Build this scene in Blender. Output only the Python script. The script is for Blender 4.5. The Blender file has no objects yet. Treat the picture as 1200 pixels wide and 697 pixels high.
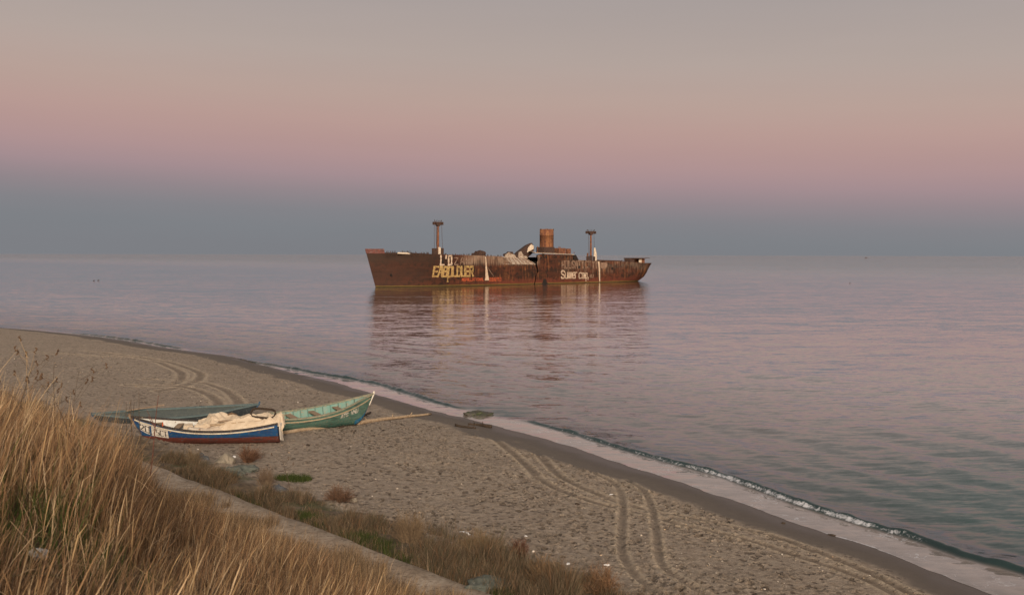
import bpy, bmesh, math, random
import numpy as np
from mathutils import Vector, Matrix, noise as mnoise
random.seed(7); RNG = np.random.default_rng(7)
scene = bpy.context.scene
COL = scene.collection
PI = math.pi

# ------------------------------------------------------------------ camera model (for placing things from measured points)
F = 35 / 36 * 1200
H = 10.0
PITCH = math.atan((348.5 - 298.6) / F)
ROLL = 2.7 / 1200
fw = np.array([0, math.cos(PITCH), -math.sin(PITCH)])
up0 = np.array([0, math.sin(PITCH), math.cos(PITCH)])
rt0 = np.array([1., 0, 0])
rt = rt0 * math.cos(ROLL) + up0 * math.sin(ROLL)
up = -rt0 * math.sin(ROLL) + up0 * math.cos(ROLL)


def ray(px, py):
    return fw + rt * (px - 600) / F - up * (py - 348.5) / F


def at(px, py, z=0.):
    d = ray(px, py)
    return np.array([0, 0, H]) + d * ((z - H) / d[2])


# ------------------------------------------------------------------ mesh helpers
def mesh_np(name, verts, faces, smooth=True):
    """verts (N,3), faces (M,4) or (M,3) arrays -> mesh"""
    me = bpy.data.meshes.new(name)
    k = faces.shape[1]
    me.vertices.add(len(verts))
    me.vertices.foreach_set('co', np.asarray(verts, np.float32).ravel())
    me.loops.add(faces.size)
    me.loops.foreach_set('vertex_index', np.asarray(faces, np.int32).ravel())
    me.polygons.add(len(faces))
    me.polygons.foreach_set('loop_start', np.arange(0, faces.size, k, dtype=np.int32))
    me.polygons.foreach_set('use_smooth', np.full(len(faces), smooth))
    me.update(calc_edges=True)
    me.validate()
    return me


def grid_faces(nr, nc, flip=False):
    i = np.arange(nr * nc).reshape(nr, nc)
    f = np.stack([i[:-1, :-1], i[:-1, 1:], i[1:, 1:], i[1:, :-1]], -1).reshape(-1, 4)
    return f[:, ::-1] if flip else f


class MB:
    def __init__(self):
        self.v = []; self.f = []; self.ch = []

    def add(self, vs, fs):
        o = len(self.v); self.ch.append((len(vs), [tuple(f) for f in fs], [tuple(map(float, p)) for p in vs]))
        self.v += [tuple(map(float, p)) for p in vs]
        self.f += [tuple(i + o for i in f) for f in fs]
        return self

    def box(self, c, s, rot=None, taper=1.0, jit=0.0):
        P = []
        for z in (-.5, .5):
            k = taper if z > 0 else 1
            for x, y in ((-.5, -.5), (.5, -.5), (.5, .5), (-.5, .5)):
                p = Vector((x * s[0] * k, y * s[1] * k, z * s[2]))
                p += Vector((random.uniform(-jit, jit), random.uniform(-jit, jit), random.uniform(-jit, jit)))
                if rot is not None: p = rot @ p
                P.append(p + Vector(c))
        return self.add(P, [(3, 2, 1, 0), (4, 5, 6, 7), (0, 1, 5, 4), (1, 2, 6, 5), (2, 3, 7, 6), (3, 0, 4, 7)])

    def tube(self, pts, rad, n=8, cap=True, flat=1.0):
        pts = [Vector(p) for p in pts]
        if not hasattr(rad, '__len__'): rad = [rad] * len(pts)
        V = []; Fc = []
        t0 = (pts[1] - pts[0]).normalized()
        ref = Vector((0, 0, 1)) if abs(t0.z) < .9 else Vector((1, 0, 0))
        u = t0.cross(ref).normalized()
        for i, p in enumerate(pts):
            t = (pts[min(i + 1, len(pts) - 1)] - pts[max(i - 1, 0)]).normalized()
            u = (u - t * u.dot(t)).normalized(); w = t.cross(u)
            for k in range(n):
                a = 2 * PI * k / n
                V.append(p + (u * math.cos(a) + w * math.sin(a) * flat) * rad[i])
        for i in range(len(pts) - 1):
            for k in range(n):
                a, b = i * n + k, i * n + (k + 1) % n
                Fc.append((a, b, b + n, a + n))
        if cap:
            Fc.append(tuple(range(n - 1, -1, -1))); Fc.append(tuple(range((len(pts) - 1) * n, len(pts) * n)))
        return self.add(V, Fc)

    def grid(self, P, flip=False, thick=None):
        """P: rows of points"""
        nr, nc = len(P), len(P[0])
        V = [p for r in P for p in r]
        return self.add(V, [tuple(f) for f in grid_faces(nr, nc, flip).tolist()])

    def mesh(self, name, smooth=False, bevel=0):
        me = bpy.data.meshes.new(name)
        me.from_pydata(self.v, [], self.f)
        bm = bmesh.new(); bm.from_mesh(me)
        bmesh.ops.recalc_face_normals(bm, faces=bm.faces)
        if bevel:
            bmesh.ops.bevel(bm, geom=list(bm.edges), offset=bevel, segments=1, affect='EDGES', clamp_overlap=True)
        bm.to_mesh(me); bm.free()
        if smooth:
            me.polygons.foreach_set('use_smooth', [True] * len(me.polygons))
        return me

    def build(self, name, mat, parent=None, smooth=False, bevel=0, solid=0):
        o = link(name, self.mesh(name, smooth, bevel), mat, parent)
        if solid:
            m = o.modifiers.new('solid', 'SOLIDIFY'); m.thickness = solid; m.offset = 0
        return o


def build_each(mb, name, mat, parent=None, **kw):
    for _, fs, vs in mb.ch:
        m2 = MB(); m2.add(vs, fs); m2.build(name, mat, parent, **kw)


def link(name, me, mat, parent=None):
    o = bpy.data.objects.new(name, me); COL.objects.link(o)
    if mat is not None:
        me.materials.clear(); me.materials.append(mat)
    if parent is not None: o.parent = parent
    return o


def tag(o, label=None, cat=None, group=None, kind=None):
    if label: o['label'] = label
    if cat: o['category'] = cat
    if group: o['group'] = group
    if kind: o['kind'] = kind
    return o


def empty(name, loc, rot=(0, 0, 0)):
    o = bpy.data.objects.new(name, None); COL.objects.link(o)
    o.location = loc; o.rotation_euler = rot; o.empty_display_size = .2
    return o


def attr(me, name, vals):
    a = me.attributes.new(name, 'FLOAT', 'POINT'); a.data.foreach_set('value', np.asarray(vals, np.float32).ravel())


def attr_col(me, name, cols):
    a = me.attributes.new(name, 'FLOAT_COLOR', 'POINT')
    c = np.ones((len(cols), 4), np.float32); c[:, :3] = cols
    a.data.foreach_set('color', c.ravel())


# ------------------------------------------------------------------ node helpers
class NT:
    def __init__(self, name):
        self.m = bpy.data.materials.new(name); self.m.use_nodes = True
        self.t = self.m.node_tree; self.t.nodes.clear()
        self.out = self.n('ShaderNodeOutputMaterial')
        self.p = self.n('ShaderNodeBsdfPrincipled')
        self.l(self.p.outputs[0], self.out.inputs['Surface'])

    def n(self, t, **kw):
        x = self.t.nodes.new(t)
        for k, v in kw.items(): setattr(x, k, v)
        return x

    def l(self, a, b): self.t.links.new(a, b)

    def put(self, sock, v):
        if isinstance(v, bpy.types.NodeSocket): self.l(v, sock)
        elif isinstance(v, (tuple, list)) and len(v) == 3 and sock.type == 'RGBA': sock.default_value = (*v, 1)
        else: sock.default_value = v

    def coord(self, scale=(1, 1, 1), rot=(0, 0, 0), out='Object'):
        c = self.n('ShaderNodeTexCoord'); m = self.n('ShaderNodeMapping')
        m.inputs['Scale'].default_value = scale; m.inputs['Rotation'].default_value = rot
        self.l(c.outputs[out], m.inputs[0]); return m.outputs[0]

    def noise(self, vec, scale=1, detail=4, rough=.55, dist=0):
        x = self.n('ShaderNodeTexNoise'); self.l(vec, x.inputs['Vector'])
        x.inputs['Scale'].default_value = scale; x.inputs['Detail'].default_value = detail
        x.inputs['Roughness'].default_value = rough; x.inputs['Distortion'].default_value = dist
        return x.outputs['Fac']

    def ramp(self, fac, stops, interp='LINEAR'):
        x = self.n('ShaderNodeValToRGB'); x.color_ramp.interpolation = interp
        e = x.color_ramp.elements
        while len(e) < len(stops): e.new(0.5)
        for i, (p, c) in enumerate(stops):
            e[i].position = p
            e[i].color = (*c, 1) if hasattr(c, '__len__') else (c, c, c, 1)
        self.l(fac, x.inputs[0]); return x.outputs[0]

    def math(self, op, a, b=0.0, c=0.0, clamp=False):
        x = self.n('ShaderNodeMath', operation=op, use_clamp=clamp)
        self.put(x.inputs[0], a); self.put(x.inputs[1], b); self.put(x.inputs[2], c); return x.outputs[0]

    def sstep(self, v, lo, hi):
        x = self.n('ShaderNodeMapRange', interpolation_type='SMOOTHSTEP')
        self.put(x.inputs[0], v); x.inputs[1].default_value = lo; x.inputs[2].default_value = hi
        return x.outputs[0]

    def mix(self, fac, a, b, mode='MIX'):
        x = self.n('ShaderNodeMix', data_type='RGBA', blend_type=mode)
        self.put(x.inputs[0], fac); self.put(x.inputs[6], a); self.put(x.inputs[7], b); return x.outputs[2]

    def at(self, name, what='Fac'):
        x = self.n('ShaderNodeAttribute', attribute_name=name); return x.outputs[what]

    def bump(self, h, strength=.5, dist=.02, nrm=None):
        x = self.n('ShaderNodeBump'); x.inputs['Strength'].default_value = strength; x.inputs['Distance'].default_value = dist
        self.l(h, x.inputs['Height'])
        if nrm is not None: self.l(nrm, x.inputs['Normal'])
        return x.outputs[0]

    def sep(self, vec):
        x = self.n('ShaderNodeSeparateXYZ'); self.l(vec, x.inputs[0]); return x.outputs

    def done(self, col, rough=.8, nrm=None, spec=.3):
        self.put(self.p.inputs['Base Color'], col); self.put(self.p.inputs['Roughness'], rough)
        self.p.inputs['Specular IOR Level'].default_value = spec
        if nrm is not None: self.l(nrm, self.p.inputs['Normal'])
        return self.m


def worn(name, c1, c2, scale=3, rough=.75, bump=.4, dist=.01, streak=None, c3=None, amt=.5, stretch=(1, 1, 1)):
    """painted or bare surface with blotchy wear: c1 main, c2 blotches, c3 chips"""
    t = NT(name)
    v = t.coord(stretch)
    a = t.noise(v, scale, 6, .65)
    col = t.mix(t.ramp(a, [(.35, 0.), (.7, 1.)]), c1, c2)
    if c3:
        b = t.noise(v, scale * 3.1, 5, .7)
        col = t.mix(t.ramp(b, [(.62 - .12 * amt, 0.), (.68 - .1 * amt, 1.)]), col, c3)
    h = t.noise(v, scale * 6, 5, .7)
    return t.done(col, rough, t.bump(h, bump, dist))


# ------------------------------------------------------------------ shore coordinates: a along the path line, q inland from the path's seaward edge
P0 = np.array([-1.56, 25.9]); EA = np.array([.676, -.737]); EA = EA / np.linalg.norm(EA)
EQ = np.array([-EA[1] * -1, 0]); EQ = np.array([EA[1], -EA[0]])   # inland


def to_aq(x, y):
    dx, dy = np.asarray(x) - P0[0], np.asarray(y) - P0[1]
    return dx * EA[0] + dy * EA[1], dx * EQ[0] + dy * EQ[1]


def to_xy(a, q):
    return P0[0] + a * EA[0] + q * EQ[0], P0[1] + a * EA[1] + q * EQ[1]


shore_px = [(0, 384), (33, 386), (120, 395), (200, 408.3), (267, 416.7), (360, 440), (400, 448.3), (420, 455), (466.7, 468.3), (510, 481.7),
            (547, 490), (600, 503), (650, 515), (700, 533), (750, 546.7), (800, 561.7), (850, 580), (926.7, 606.7), (983, 626.7), (1033, 643.3),
            (1083, 661.7), (1133, 681.7), (1170, 696.7)]
SP = np.array([at(x, y, 0.)[:2] for x, y in shore_px])
sa, sq = to_aq(SP[:, 0], SP[:, 1])
_c = np.polyfit(sa, sq, 5)
a_lo, a_hi = sa.min(), sa.max()


def Qs(a):
    a = np.asarray(a, float)
    ac = np.clip(a, a_lo, a_hi)
    q = np.polyval(_c, ac)
    # residuals, smoothed, to follow the photographed edge
    order = np.argsort(sa)
    res = sq - np.polyval(_c, sa)
    q = q + .8 * np.interp(ac, sa[order], res[order])
    dlo = np.polyval(np.polyder(_c), a_lo); dhi = np.polyval(np.polyder(_c), a_hi)
    q = q + np.where(a < a_lo, dlo * 40 * (1 - np.exp((a - a_lo) / 40)) * -1, 0) * np.where(a < a_lo, 1, 0)
    q = q + np.where(a > a_hi, .25 * 30 * (1 - np.exp(-(a - a_hi) / 30)), 0)
    return q


def fbm1(x, seed=0, octv=4):
    x = np.asarray(x, float); r = np.random.default_rng(seed); out = np.zeros_like(x); amp = 1; fr = 1
    for o in range(octv):
        t = r.uniform(-1, 1, 512); i = np.floor(x * fr).astype(int); f = x * fr - i; f = f * f * (3 - 2 * f)
        out += amp * (t[i % 512] * (1 - f) + t[(i + 1) % 512] * f); amp *= .5; fr *= 2.03
    return out


def fbm2(x, y, seed=0, octv=4):
    x = np.asarray(x, float); y = np.asarray(y, float)
    r = np.random.default_rng(seed); T = r.uniform(-1, 1, (256, 256)); out = np.zeros(np.broadcast(x, y).shape); amp = 1; fr = 1
    for o in range(octv):
        X = x * fr + o * 17.3; Y = y * fr + o * 9.1
        i = np.floor(X).astype(int); j = np.floor(Y).astype(int); f = X - i; g = Y - j
        f = f * f * (3 - 2 * f); g = g * g * (3 - 2 * g)
        i0, i1, j0, j1 = i % 256, (i + 1) % 256, j % 256, (j + 1) % 256
        out += amp * ((T[i0, j0] * (1 - f) + T[i1, j0] * f) * (1 - g) + (T[i0, j1] * (1 - f) + T[i1, j1] * f) * g)
        amp *= .5; fr *= 2.03
    return out


def ss(x, a, b):
    t = np.clip((np.asarray(x, float) - a) / (b - a), 0, 1); return t * t * (3 - 2 * t)


W_K = [-400, -60, -10, 0, 4, 8, 13, 18, 24, 40]
Z_K = [-6, -3, -.9, 0, .42, .8, 1.08, 1.22, 1.3, 1.35]


def hill(a, q):
    s = 20.1 - a
    base = 1.36 + .47 * np.clip(q - 1.9, 0, None)
    base = np.where(q > 16, 1.36 + .47 * 14.1 + .06 * (q - 16), base)
    base = np.where(q > 40, 1.36 + .47 * 14.1 + .06 * 24 + .01 * (q - 40), base)
    b = (-.12 * (1 - ss(s, 7, 14)) + .08 + .10 * ss(s, 15, 24)) * np.sin(PI * np.clip((q - 1.9) / 16, 0, 1))
    b = b + .64 * ss(q - (16.36 - .425 * s), .0, 1.1) * ss(s, 9, 14) * ss(q, 2.2, 6) * (1 - ss(q, 12, 15.5))
    return base + b


BUMP = .75


def terrain(a, q):
    w = (q - Qs(a)) * .95
    zb = np.interp(w, W_K, Z_K)
    k = ss(q, -3.0, -.3)
    zb = zb * (1 - k) + np.maximum(zb, 1.36) * k if True else zb
    return np.where(q > 1.9, np.maximum(hill(a, q), 1.36), zb)


def ground(x, y):
    a, q = to_aq(x, y); return float(terrain(a, q))


def on_ground(px, py, it=6):
    z = 1.2
    for _ in range(it):
        p = at(px, py, z); z = ground(p[0], p[1])
    p = at(px, py, z); return np.array([p[0], p[1], z])


# ------------------------------------------------------------------ ground sheet
def spaced(lo, hi, f):
    out = [lo]
    while out[-1] < hi: out.append(out[-1] + f(out[-1]))
    return np.array(out)


def da(a):   # spacing along the shore, finer near the camera
    if a > 8: return min(.1 * 1.12 ** ((a - 8) / 1.5), 60)
    if a > -8: return .062
    if a > -115: return .062 + (-8 - a) * .0022
    return min(.3 * 1.15 ** ((-115 - a) / 3), 200) if a > -600 else 200


def geo_neg(start, end, first, g):
    out = [start]; d = first
    while out[-1] > end: out.append(out[-1] - d); d = min(d * g, 400)
    return np.array(out[::-1])


A_pos = []
a = 9.0
A = [9.0]
while A[-1] > -2600: A.append(A[-1] - da(A[-1]))
B_ = [9.0]
while B_[-1] < 1500: B_.append(B_[-1] + max(.08, (B_[-1] - 9) * .08))
A_ax = np.array(A[::-1] + B_[1:])
qf = np.arange(-31, 1.0, .075)
Qn = [-31.0]
d = .15
while Qn[-1] > -400: Qn.append(Qn[-1] - d); d *= 1.25
Qp = [qf[-1]]; d = .1
while Qp[-1] < 2000: Qp.append(Qp[-1] + d); d = min(.25, d * 1.1) if Qp[-1] < 24 else d * 1.2
Q_ax = np.concatenate([np.array(Qn[::-1])[:-1], qf, np.array(Qp[1:])])
AA, QQ = np.meshgrid(A_ax, Q_ax, indexing='ij')
ZZ = terrain(AA, QQ)
WW = (QQ - Qs(AA)) * .95
XX, YY = to_xy(AA, QQ)
THR = np.interp(AA, [-60, -20, -5, 10], [3.6, 3.4, 2.8, 2.0])
dry = ss(WW, THR - .3, THR + .9) * (1 - ss(QQ, -.6, -.1))
ZZ = ZZ + dry * (.035 * fbm2(XX * .35, YY * .35, 3, 3) + .012 * fbm2(XX * 1.7, YY * 1.7, 4, 3))
ZZ = ZZ + ss(WW, -.5, 2) * (1 - dry) * .008 * fbm2(XX * .4, YY * .4, 5, 2) * (QQ < -1)
ZZ = ZZ + (QQ > 2.2) * .10 * fbm2(XX * .6, YY * .6, 6, 4) * ss(QQ, 2.2, 4)
ZZ = ZZ + ss(QQ, -3.5, -2) * (1 - ss(QQ, -.5, -.05)) * (.12 + .12 * fbm2(XX * .8, YY * .8, 8, 3))
# the ridge where the dry sand begins
ridge = np.exp(-((WW - THR - .45 - .4 * fbm1(AA * .25, 11, 3)) / .35) ** 2)
ZZ += .03 * ridge * (QQ < -2)


def stamp_line(pts, depth=.05, hw=.13, berm=.035, fade=1.0):
    global ZZ
    P = np.array([on_ground(*p)[:2] for p in pts])
    # smooth resample
    tt = np.arange(len(P)); n = len(P) * 14
    t2 = np.linspace(0, len(P) - 1, n)
    S = np.empty((n, 2))
    for k in range(2):
        c = P[:, k]
        m = np.gradient(c)
        i = np.clip(np.floor(t2).astype(int), 0, len(P) - 2); f = t2 - i
        h00 = 2 * f**3 - 3 * f**2 + 1; h10 = f**3 - 2 * f**2 + f; h01 = -2 * f**3 + 3 * f**2; h11 = f**3 - f**2
        S[:, k] = h00 * c[i] + h10 * m[i] + h01 * c[i + 1] + h11 * m[i + 1]
    Sa, Sq = to_aq(S[:, 0], S[:, 1])
    best = {}
    for i in range(n - 1):
        a0, a1 = sorted((Sa[i], Sa[i + 1])); q0, q1 = sorted((Sq[i], Sq[i + 1]))
        ia = slice(np.searchsorted(A_ax, a0 - .6), np.searchsorted(A_ax, a1 + .6) + 1)
        iq = slice(np.searchsorted(Q_ax, q0 - .6), np.searchsorted(Q_ax, q1 + .6) + 1)
        ga, gq = AA[ia, iq], QQ[ia, iq]
        va, vq = Sa[i + 1] - Sa[i], Sq[i + 1] - Sq[i]; L2 = va * va + vq * vq + 1e-9
        t = np.clip(((ga - Sa[i]) * va + (gq - Sq[i]) * vq) / L2, 0, 1)
        dd = np.hypot(ga - Sa[i] - t * va, gq - Sq[i] - t * vq)
        D = TD[ia, iq]; np.minimum(D, dd, out=D)


def tracks(groups, depth, hw, berm, tint=1.0):
    global TD, ZZ, TRK, BRM
    for g in groups:
        TD = np.full(AA.shape, 9.0)
        stamp_line(g)
        mod = 1 + .35 * fbm2(XX * 2.2, YY * 2.2, 21, 2)
        core = np.exp(-(TD / (hw * 1.35)) ** 4)
        ZZ = ZZ * (1 - core) + ZZ0 * core - depth * np.exp(-(TD / hw) ** 4) * mod
        ZZ += berm * np.exp(-((TD - hw * 1.75) / (hw * .6)) ** 2) * mod
        lug = .75 + .25 * fbm2(XX * 3.1, YY * 3.1, 23, 2)
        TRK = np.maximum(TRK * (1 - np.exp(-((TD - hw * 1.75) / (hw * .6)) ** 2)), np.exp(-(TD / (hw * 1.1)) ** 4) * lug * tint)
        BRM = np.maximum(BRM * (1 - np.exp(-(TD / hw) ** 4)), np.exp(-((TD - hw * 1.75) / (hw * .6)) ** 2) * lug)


FOOT = np.zeros(AA.shape); TRK = np.zeros(AA.shape); BRM = np.zeros(AA.shape); ZZ0 = ZZ.copy()
FOOT = np.zeros(AA.shape)
def stamp_foot(x, y, ang, L, Wd, dep):
    a, q = to_aq(x, y)
    ia0, ia1 = np.searchsorted(A_ax, [a - L * 1.3, a + L * 1.3]); iq0, iq1 = np.searchsorted(Q_ax, [q - L * 1.3, q + L * 1.3])
    if ia1 - ia0 < 2 or iq1 - iq0 < 2: return
    ga, gq = AA[ia0:ia1, iq0:iq1] - a, QQ[ia0:ia1, iq0:iq1] - q
    c, s = math.cos(ang), math.sin(ang)
    u, v = (ga * c + gq * s) / (L * .5), (-ga * s + gq * c) / (Wd * .5)
    r = np.sqrt(u * u + v * v)
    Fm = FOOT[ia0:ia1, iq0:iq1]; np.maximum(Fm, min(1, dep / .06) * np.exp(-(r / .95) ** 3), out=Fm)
    ZZ[ia0:ia1, iq0:iq1] += -dep * np.exp(-r ** 3) + dep * .55 * np.exp(-((r - 1.55) / .4) ** 2)


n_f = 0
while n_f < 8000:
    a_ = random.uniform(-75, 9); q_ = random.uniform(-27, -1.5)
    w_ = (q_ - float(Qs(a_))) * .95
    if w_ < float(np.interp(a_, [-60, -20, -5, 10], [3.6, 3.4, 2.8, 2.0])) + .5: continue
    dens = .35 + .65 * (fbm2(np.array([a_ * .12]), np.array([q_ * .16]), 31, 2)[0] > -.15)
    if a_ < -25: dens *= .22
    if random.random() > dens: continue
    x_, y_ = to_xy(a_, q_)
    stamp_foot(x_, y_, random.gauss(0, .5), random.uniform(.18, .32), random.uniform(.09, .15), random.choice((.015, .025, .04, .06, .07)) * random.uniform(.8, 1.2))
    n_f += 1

tracks([
    [(560, 503), (578, 514), (609, 537.6), (633.8, 562.5), (674, 581), (718, 593.6), (764.6, 604.5), (800, 615), (883, 634), (933, 650), (1000, 673), (1033, 688), (1060, 702)],
    [(606, 518), (631, 533), (655.6, 557.8), (686.7, 573.4), (724, 587.4), (771, 600), (800, 604.5), (900, 627), (960, 648), (1020, 672), (1075, 700)],
], .035, .17, .018, 1.0)
tracks([
    [(690, 552), (718, 566), (728.8, 583), (729, 614), (729, 648), (746, 676), (774, 695), (800, 706)],
    [(735, 562), (755, 577), (764.6, 598), (769, 623), (774, 657), (799, 679), (832, 698), (850, 708)],
], .045, .115, .022, .7)
tracks([
    [(20, 412), (100, 416), (166.7, 420), (206.7, 433), (213, 443), (200, 451), (170, 453)],
    [(100, 411), (186, 422), (230, 435), (233, 444), (213, 453), (185, 458)],
    [(170, 444), (233, 448), (263, 456.7), (278, 468), (280, 475)],
    [(150, 451), (213, 453), (240, 460), (254, 469), (256, 476)],
], .035, .26, .02, .8)

me = mesh_np('beach', np.stack([XX, YY, ZZ], -1).reshape(-1, 3), grid_faces(*AA.shape, flip=False))
if me.polygons[len(me.polygons) // 2].normal.z < 0:
    me.flip_normals()
wetn = WW + .5 * fbm1(AA * .25, 12, 4) + .15 * fbm2(XX * 1.2, YY * 1.2, 13, 2)
attr(me, 'wet', 1 - ss(wetn - THR, -.25, .45))
attr(me, 'soak', 1 - ss(wetn, .4, 2.6))
attr(me, 'soil', ss(QQ + .8 * fbm2(XX * .7, YY * .7, 14, 3), -2.6, -.8))
attr(me, 'hillmask', ss(QQ, 1.5, 2.6))
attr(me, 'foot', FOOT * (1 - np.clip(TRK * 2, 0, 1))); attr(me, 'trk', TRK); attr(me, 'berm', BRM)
moss = ss(fbm2(XX * .5, YY * .5, 15, 3), .25, .6) * ss(QQ, -2.6, -1.2) * (1 - ss(QQ, .2, .5))
attr(me, 'moss', moss)

t = NT('sand')
v = t.coord()
n1 = t.noise(v, .35, 5, .6); n2 = t.noise(v, 3.5, 6, .7); n3 = t.noise(v, 22, 4, .75)
dryc = t.mix(t.ramp(n1, [(.3, 0.), (.7, 1.)]), (.375, .306, .235), (.315, .256, .2))
dryc = t.mix(t.ramp(n2, [(.42, 0.), (.68, 1.)]), dryc, (.20, .155, .115))
n4 = t.noise(t.coord((1, 1, 1), (0, 0, .5)), 5.5, 3, .55)
dryc = t.mix(t.math('MULTIPLY', t.ramp(n4, [(.62, 0.), (.70, 1.)]), .5), dryc, (.17, .128, .092))
dryc = t.mix(t.math('MULTIPLY', t.ramp(n3, [(.54, 0.), (.64, 1.)]), .5), dryc, (.16, .12, .088))
vo = t.n('ShaderNodeTexVoronoi'); vo.inputs['Scale'].default_value = 7; t.l(v, vo.inputs['Vector'])
sh = t.math('MULTIPLY', t.math('LESS_THAN', vo.outputs['Distance'], .14), t.math('GREATER_THAN', t.sep(vo.outputs['Color'])[0], .86))
dryc = t.mix(sh, dryc, (.55, .48, .4))
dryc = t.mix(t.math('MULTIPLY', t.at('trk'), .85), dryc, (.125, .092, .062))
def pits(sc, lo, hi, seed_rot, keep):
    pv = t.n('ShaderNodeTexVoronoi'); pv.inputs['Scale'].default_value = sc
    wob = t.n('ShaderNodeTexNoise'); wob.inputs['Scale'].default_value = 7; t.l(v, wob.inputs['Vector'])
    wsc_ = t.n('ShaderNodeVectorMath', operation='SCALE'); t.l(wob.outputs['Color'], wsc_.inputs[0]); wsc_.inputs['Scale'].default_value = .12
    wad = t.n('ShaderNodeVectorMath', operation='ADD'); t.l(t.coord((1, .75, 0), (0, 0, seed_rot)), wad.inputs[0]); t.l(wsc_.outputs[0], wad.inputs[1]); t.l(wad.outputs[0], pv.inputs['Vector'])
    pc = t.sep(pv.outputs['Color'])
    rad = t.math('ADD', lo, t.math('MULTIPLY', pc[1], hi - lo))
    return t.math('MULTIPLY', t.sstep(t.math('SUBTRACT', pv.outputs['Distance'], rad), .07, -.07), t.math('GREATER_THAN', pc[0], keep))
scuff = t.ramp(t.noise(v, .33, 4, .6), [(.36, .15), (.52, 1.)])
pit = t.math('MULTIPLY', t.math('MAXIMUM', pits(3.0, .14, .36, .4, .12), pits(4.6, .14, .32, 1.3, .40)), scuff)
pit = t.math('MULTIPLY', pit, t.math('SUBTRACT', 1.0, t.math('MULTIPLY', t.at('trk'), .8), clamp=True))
dryc = t.mix(t.math('MULTIPLY', pit, .85), dryc, (.11, .08, .055))  # shade of the small hollows, put into the sand colour
dryc = t.mix(t.math('MULTIPLY', t.at('foot'), .85), dryc, (.12, .088, .06))  # footprint shadows put into the colour, along with damper turned sand
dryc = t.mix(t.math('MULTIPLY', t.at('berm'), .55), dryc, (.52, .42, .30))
wetc = t.mix(t.ramp(n2, [(.4, 0.), (.7, 1.)]), (.125, .102, .082), (.10, .083, .068))
col = t.mix(t.at('wet'), dryc, wetc)
col = t.mix(t.at('soak'), col, (.075, .058, .045))
soilc = t.mix(t.ramp(n2, [(.4, 0.), (.65, 1.)]), (.16, .115, .07), (.07, .05, .034))
col = t.mix(t.at('soil'), col, soilc)
col = t.mix(t.at('hillmask'), col, t.mix(t.ramp(n2, [(.4, 0.), (.65, 1.)]), (.17, .11, .055), (.09, .055, .028)))
col = t.mix(t.math('MULTIPLY', t.at('moss'), .8), col, (.045, .06, .014))
rough = t.math('SUBTRACT', .92, t.math('MULTIPLY', t.at('soak'), .55))
hh = t.math('ADD', t.math('MULTIPLY', t.noise(v, 5, 5, .7), .8), t.math('MULTIPLY', n3, .35))
hh = t.math('SUBTRACT', hh, t.math('MULTIPLY', pit, .5))
hh = t.math('MULTIPLY', hh, t.math('SUBTRACT', 1.0, t.math('MULTIPLY', t.at('wet'), .93)))
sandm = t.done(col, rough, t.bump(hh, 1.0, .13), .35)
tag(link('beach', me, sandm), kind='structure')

# ------------------------------------------------------------------ concrete path
N = 240
aa = np.linspace(-30, 22, N)
edge = -.0 + .04 * fbm1(aa * .8, 41, 4)
rows = []
mb = MB()
P = []
for i in range(N):
    r = []
    for qq, zz in ((edge[i], 1.20), (edge[i] + .005, 1.44), (edge[i] + .03, 1.462), (.6, 1.468), (1.2, 1.468), (1.85, 1.462), (1.9, 1.2)):
        x, y = to_xy(aa[i], qq); r.append((x, y, zz + .012 * math.sin(aa[i] * .9)))
    P.append(r)
mb.grid(P)
t = NT('path_concrete')
v = t.coord()
n1 = t.noise(v, .7, 6, .68); n2 = t.noise(v, 7, 6, .75); n3 = t.noise(v, 2.2, 5, .7, .8)
col = t.mix(t.ramp(n1, [(.38, 0.), (.6, 1.)]), (.45, .37, .285), (.32, .245, .175))
col = t.mix(t.ramp(n3, [(.46, 0.), (.62, .7)]), col, (.26, .195, .135))
col = t.mix(t.ramp(n2, [(.5, 0.), (.66, 1.)]), col, (.13, .092, .062))
cr = t.n('ShaderNodeTexVoronoi', feature='DISTANCE_TO_EDGE'); cr.inputs['Scale'].default_value = .55
wv = t.n('ShaderNodeVectorMath', operation='ADD'); t.l(v, wv.inputs[0]); wsc = t.n('ShaderNodeVectorMath', operation='SCALE'); nz = t.n('ShaderNodeTexNoise'); nz.inputs['Scale'].default_value = 1.5; t.l(v, nz.inputs['Vector']); t.l(nz.outputs['Color'], wsc.inputs[0]); wsc.inputs['Scale'].default_value = .5
t.l(wsc.outputs[0], wv.inputs[1]); t.l(wv.outputs[0], cr.inputs['Vector'])
crk = t.math('MULTIPLY', t.sstep(cr.outputs['Distance'], .006, .002), t.sstep(n1, .55, .6))
col = t.mix(crk, col, (.05, .04, .03))
n2 = t.math('ADD', n2, t.math('MULTIPLY', n3, .8))
tag(mb.build('path', t.done(col, .9, t.bump(n2, .5, .02)), smooth=True), kind='structure')

# ------------------------------------------------------------------ sea
br_px = [(1260, 690, .22), (1200, 667, .22), (1133, 648, .23), (1083, 632, .26), (1016, 612, .27), (933, 585.5, .25), (850, 555.5, .23), (800, 542.5, .2), (760, 532, .2),
         (700, 515, .19), (653, 500.5, .16), (625, 492.5, .09), (610, 489, .0), (585, 487, .0), (560, 481, 0), (543, 477, .06), (500, 466.7, .2), (450, 450.5, .2), (400, 440.7, .2),
         (356, 433, .2), (300, 424, .17), (273, 419, .08), (255, 414, .0), (222, 409, .0), (200, 405.5, .2), (160, 399, .24), (116, 392.7, .2), (70, 388.3, .0), (30, 384.5, .12), (-20, 382, .1)]
br = []
for x, y, A0 in br_px:
    p = at(x, y, .12); a_, q_ = to_aq(p[0], p[1]); br.append((float(a_), float(Qs(a_)) - float(q_), A0))
br.sort()
br = np.array(br)
Vn = list(np.arange(-1.1, 7.5, .062))
d = .07
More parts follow.
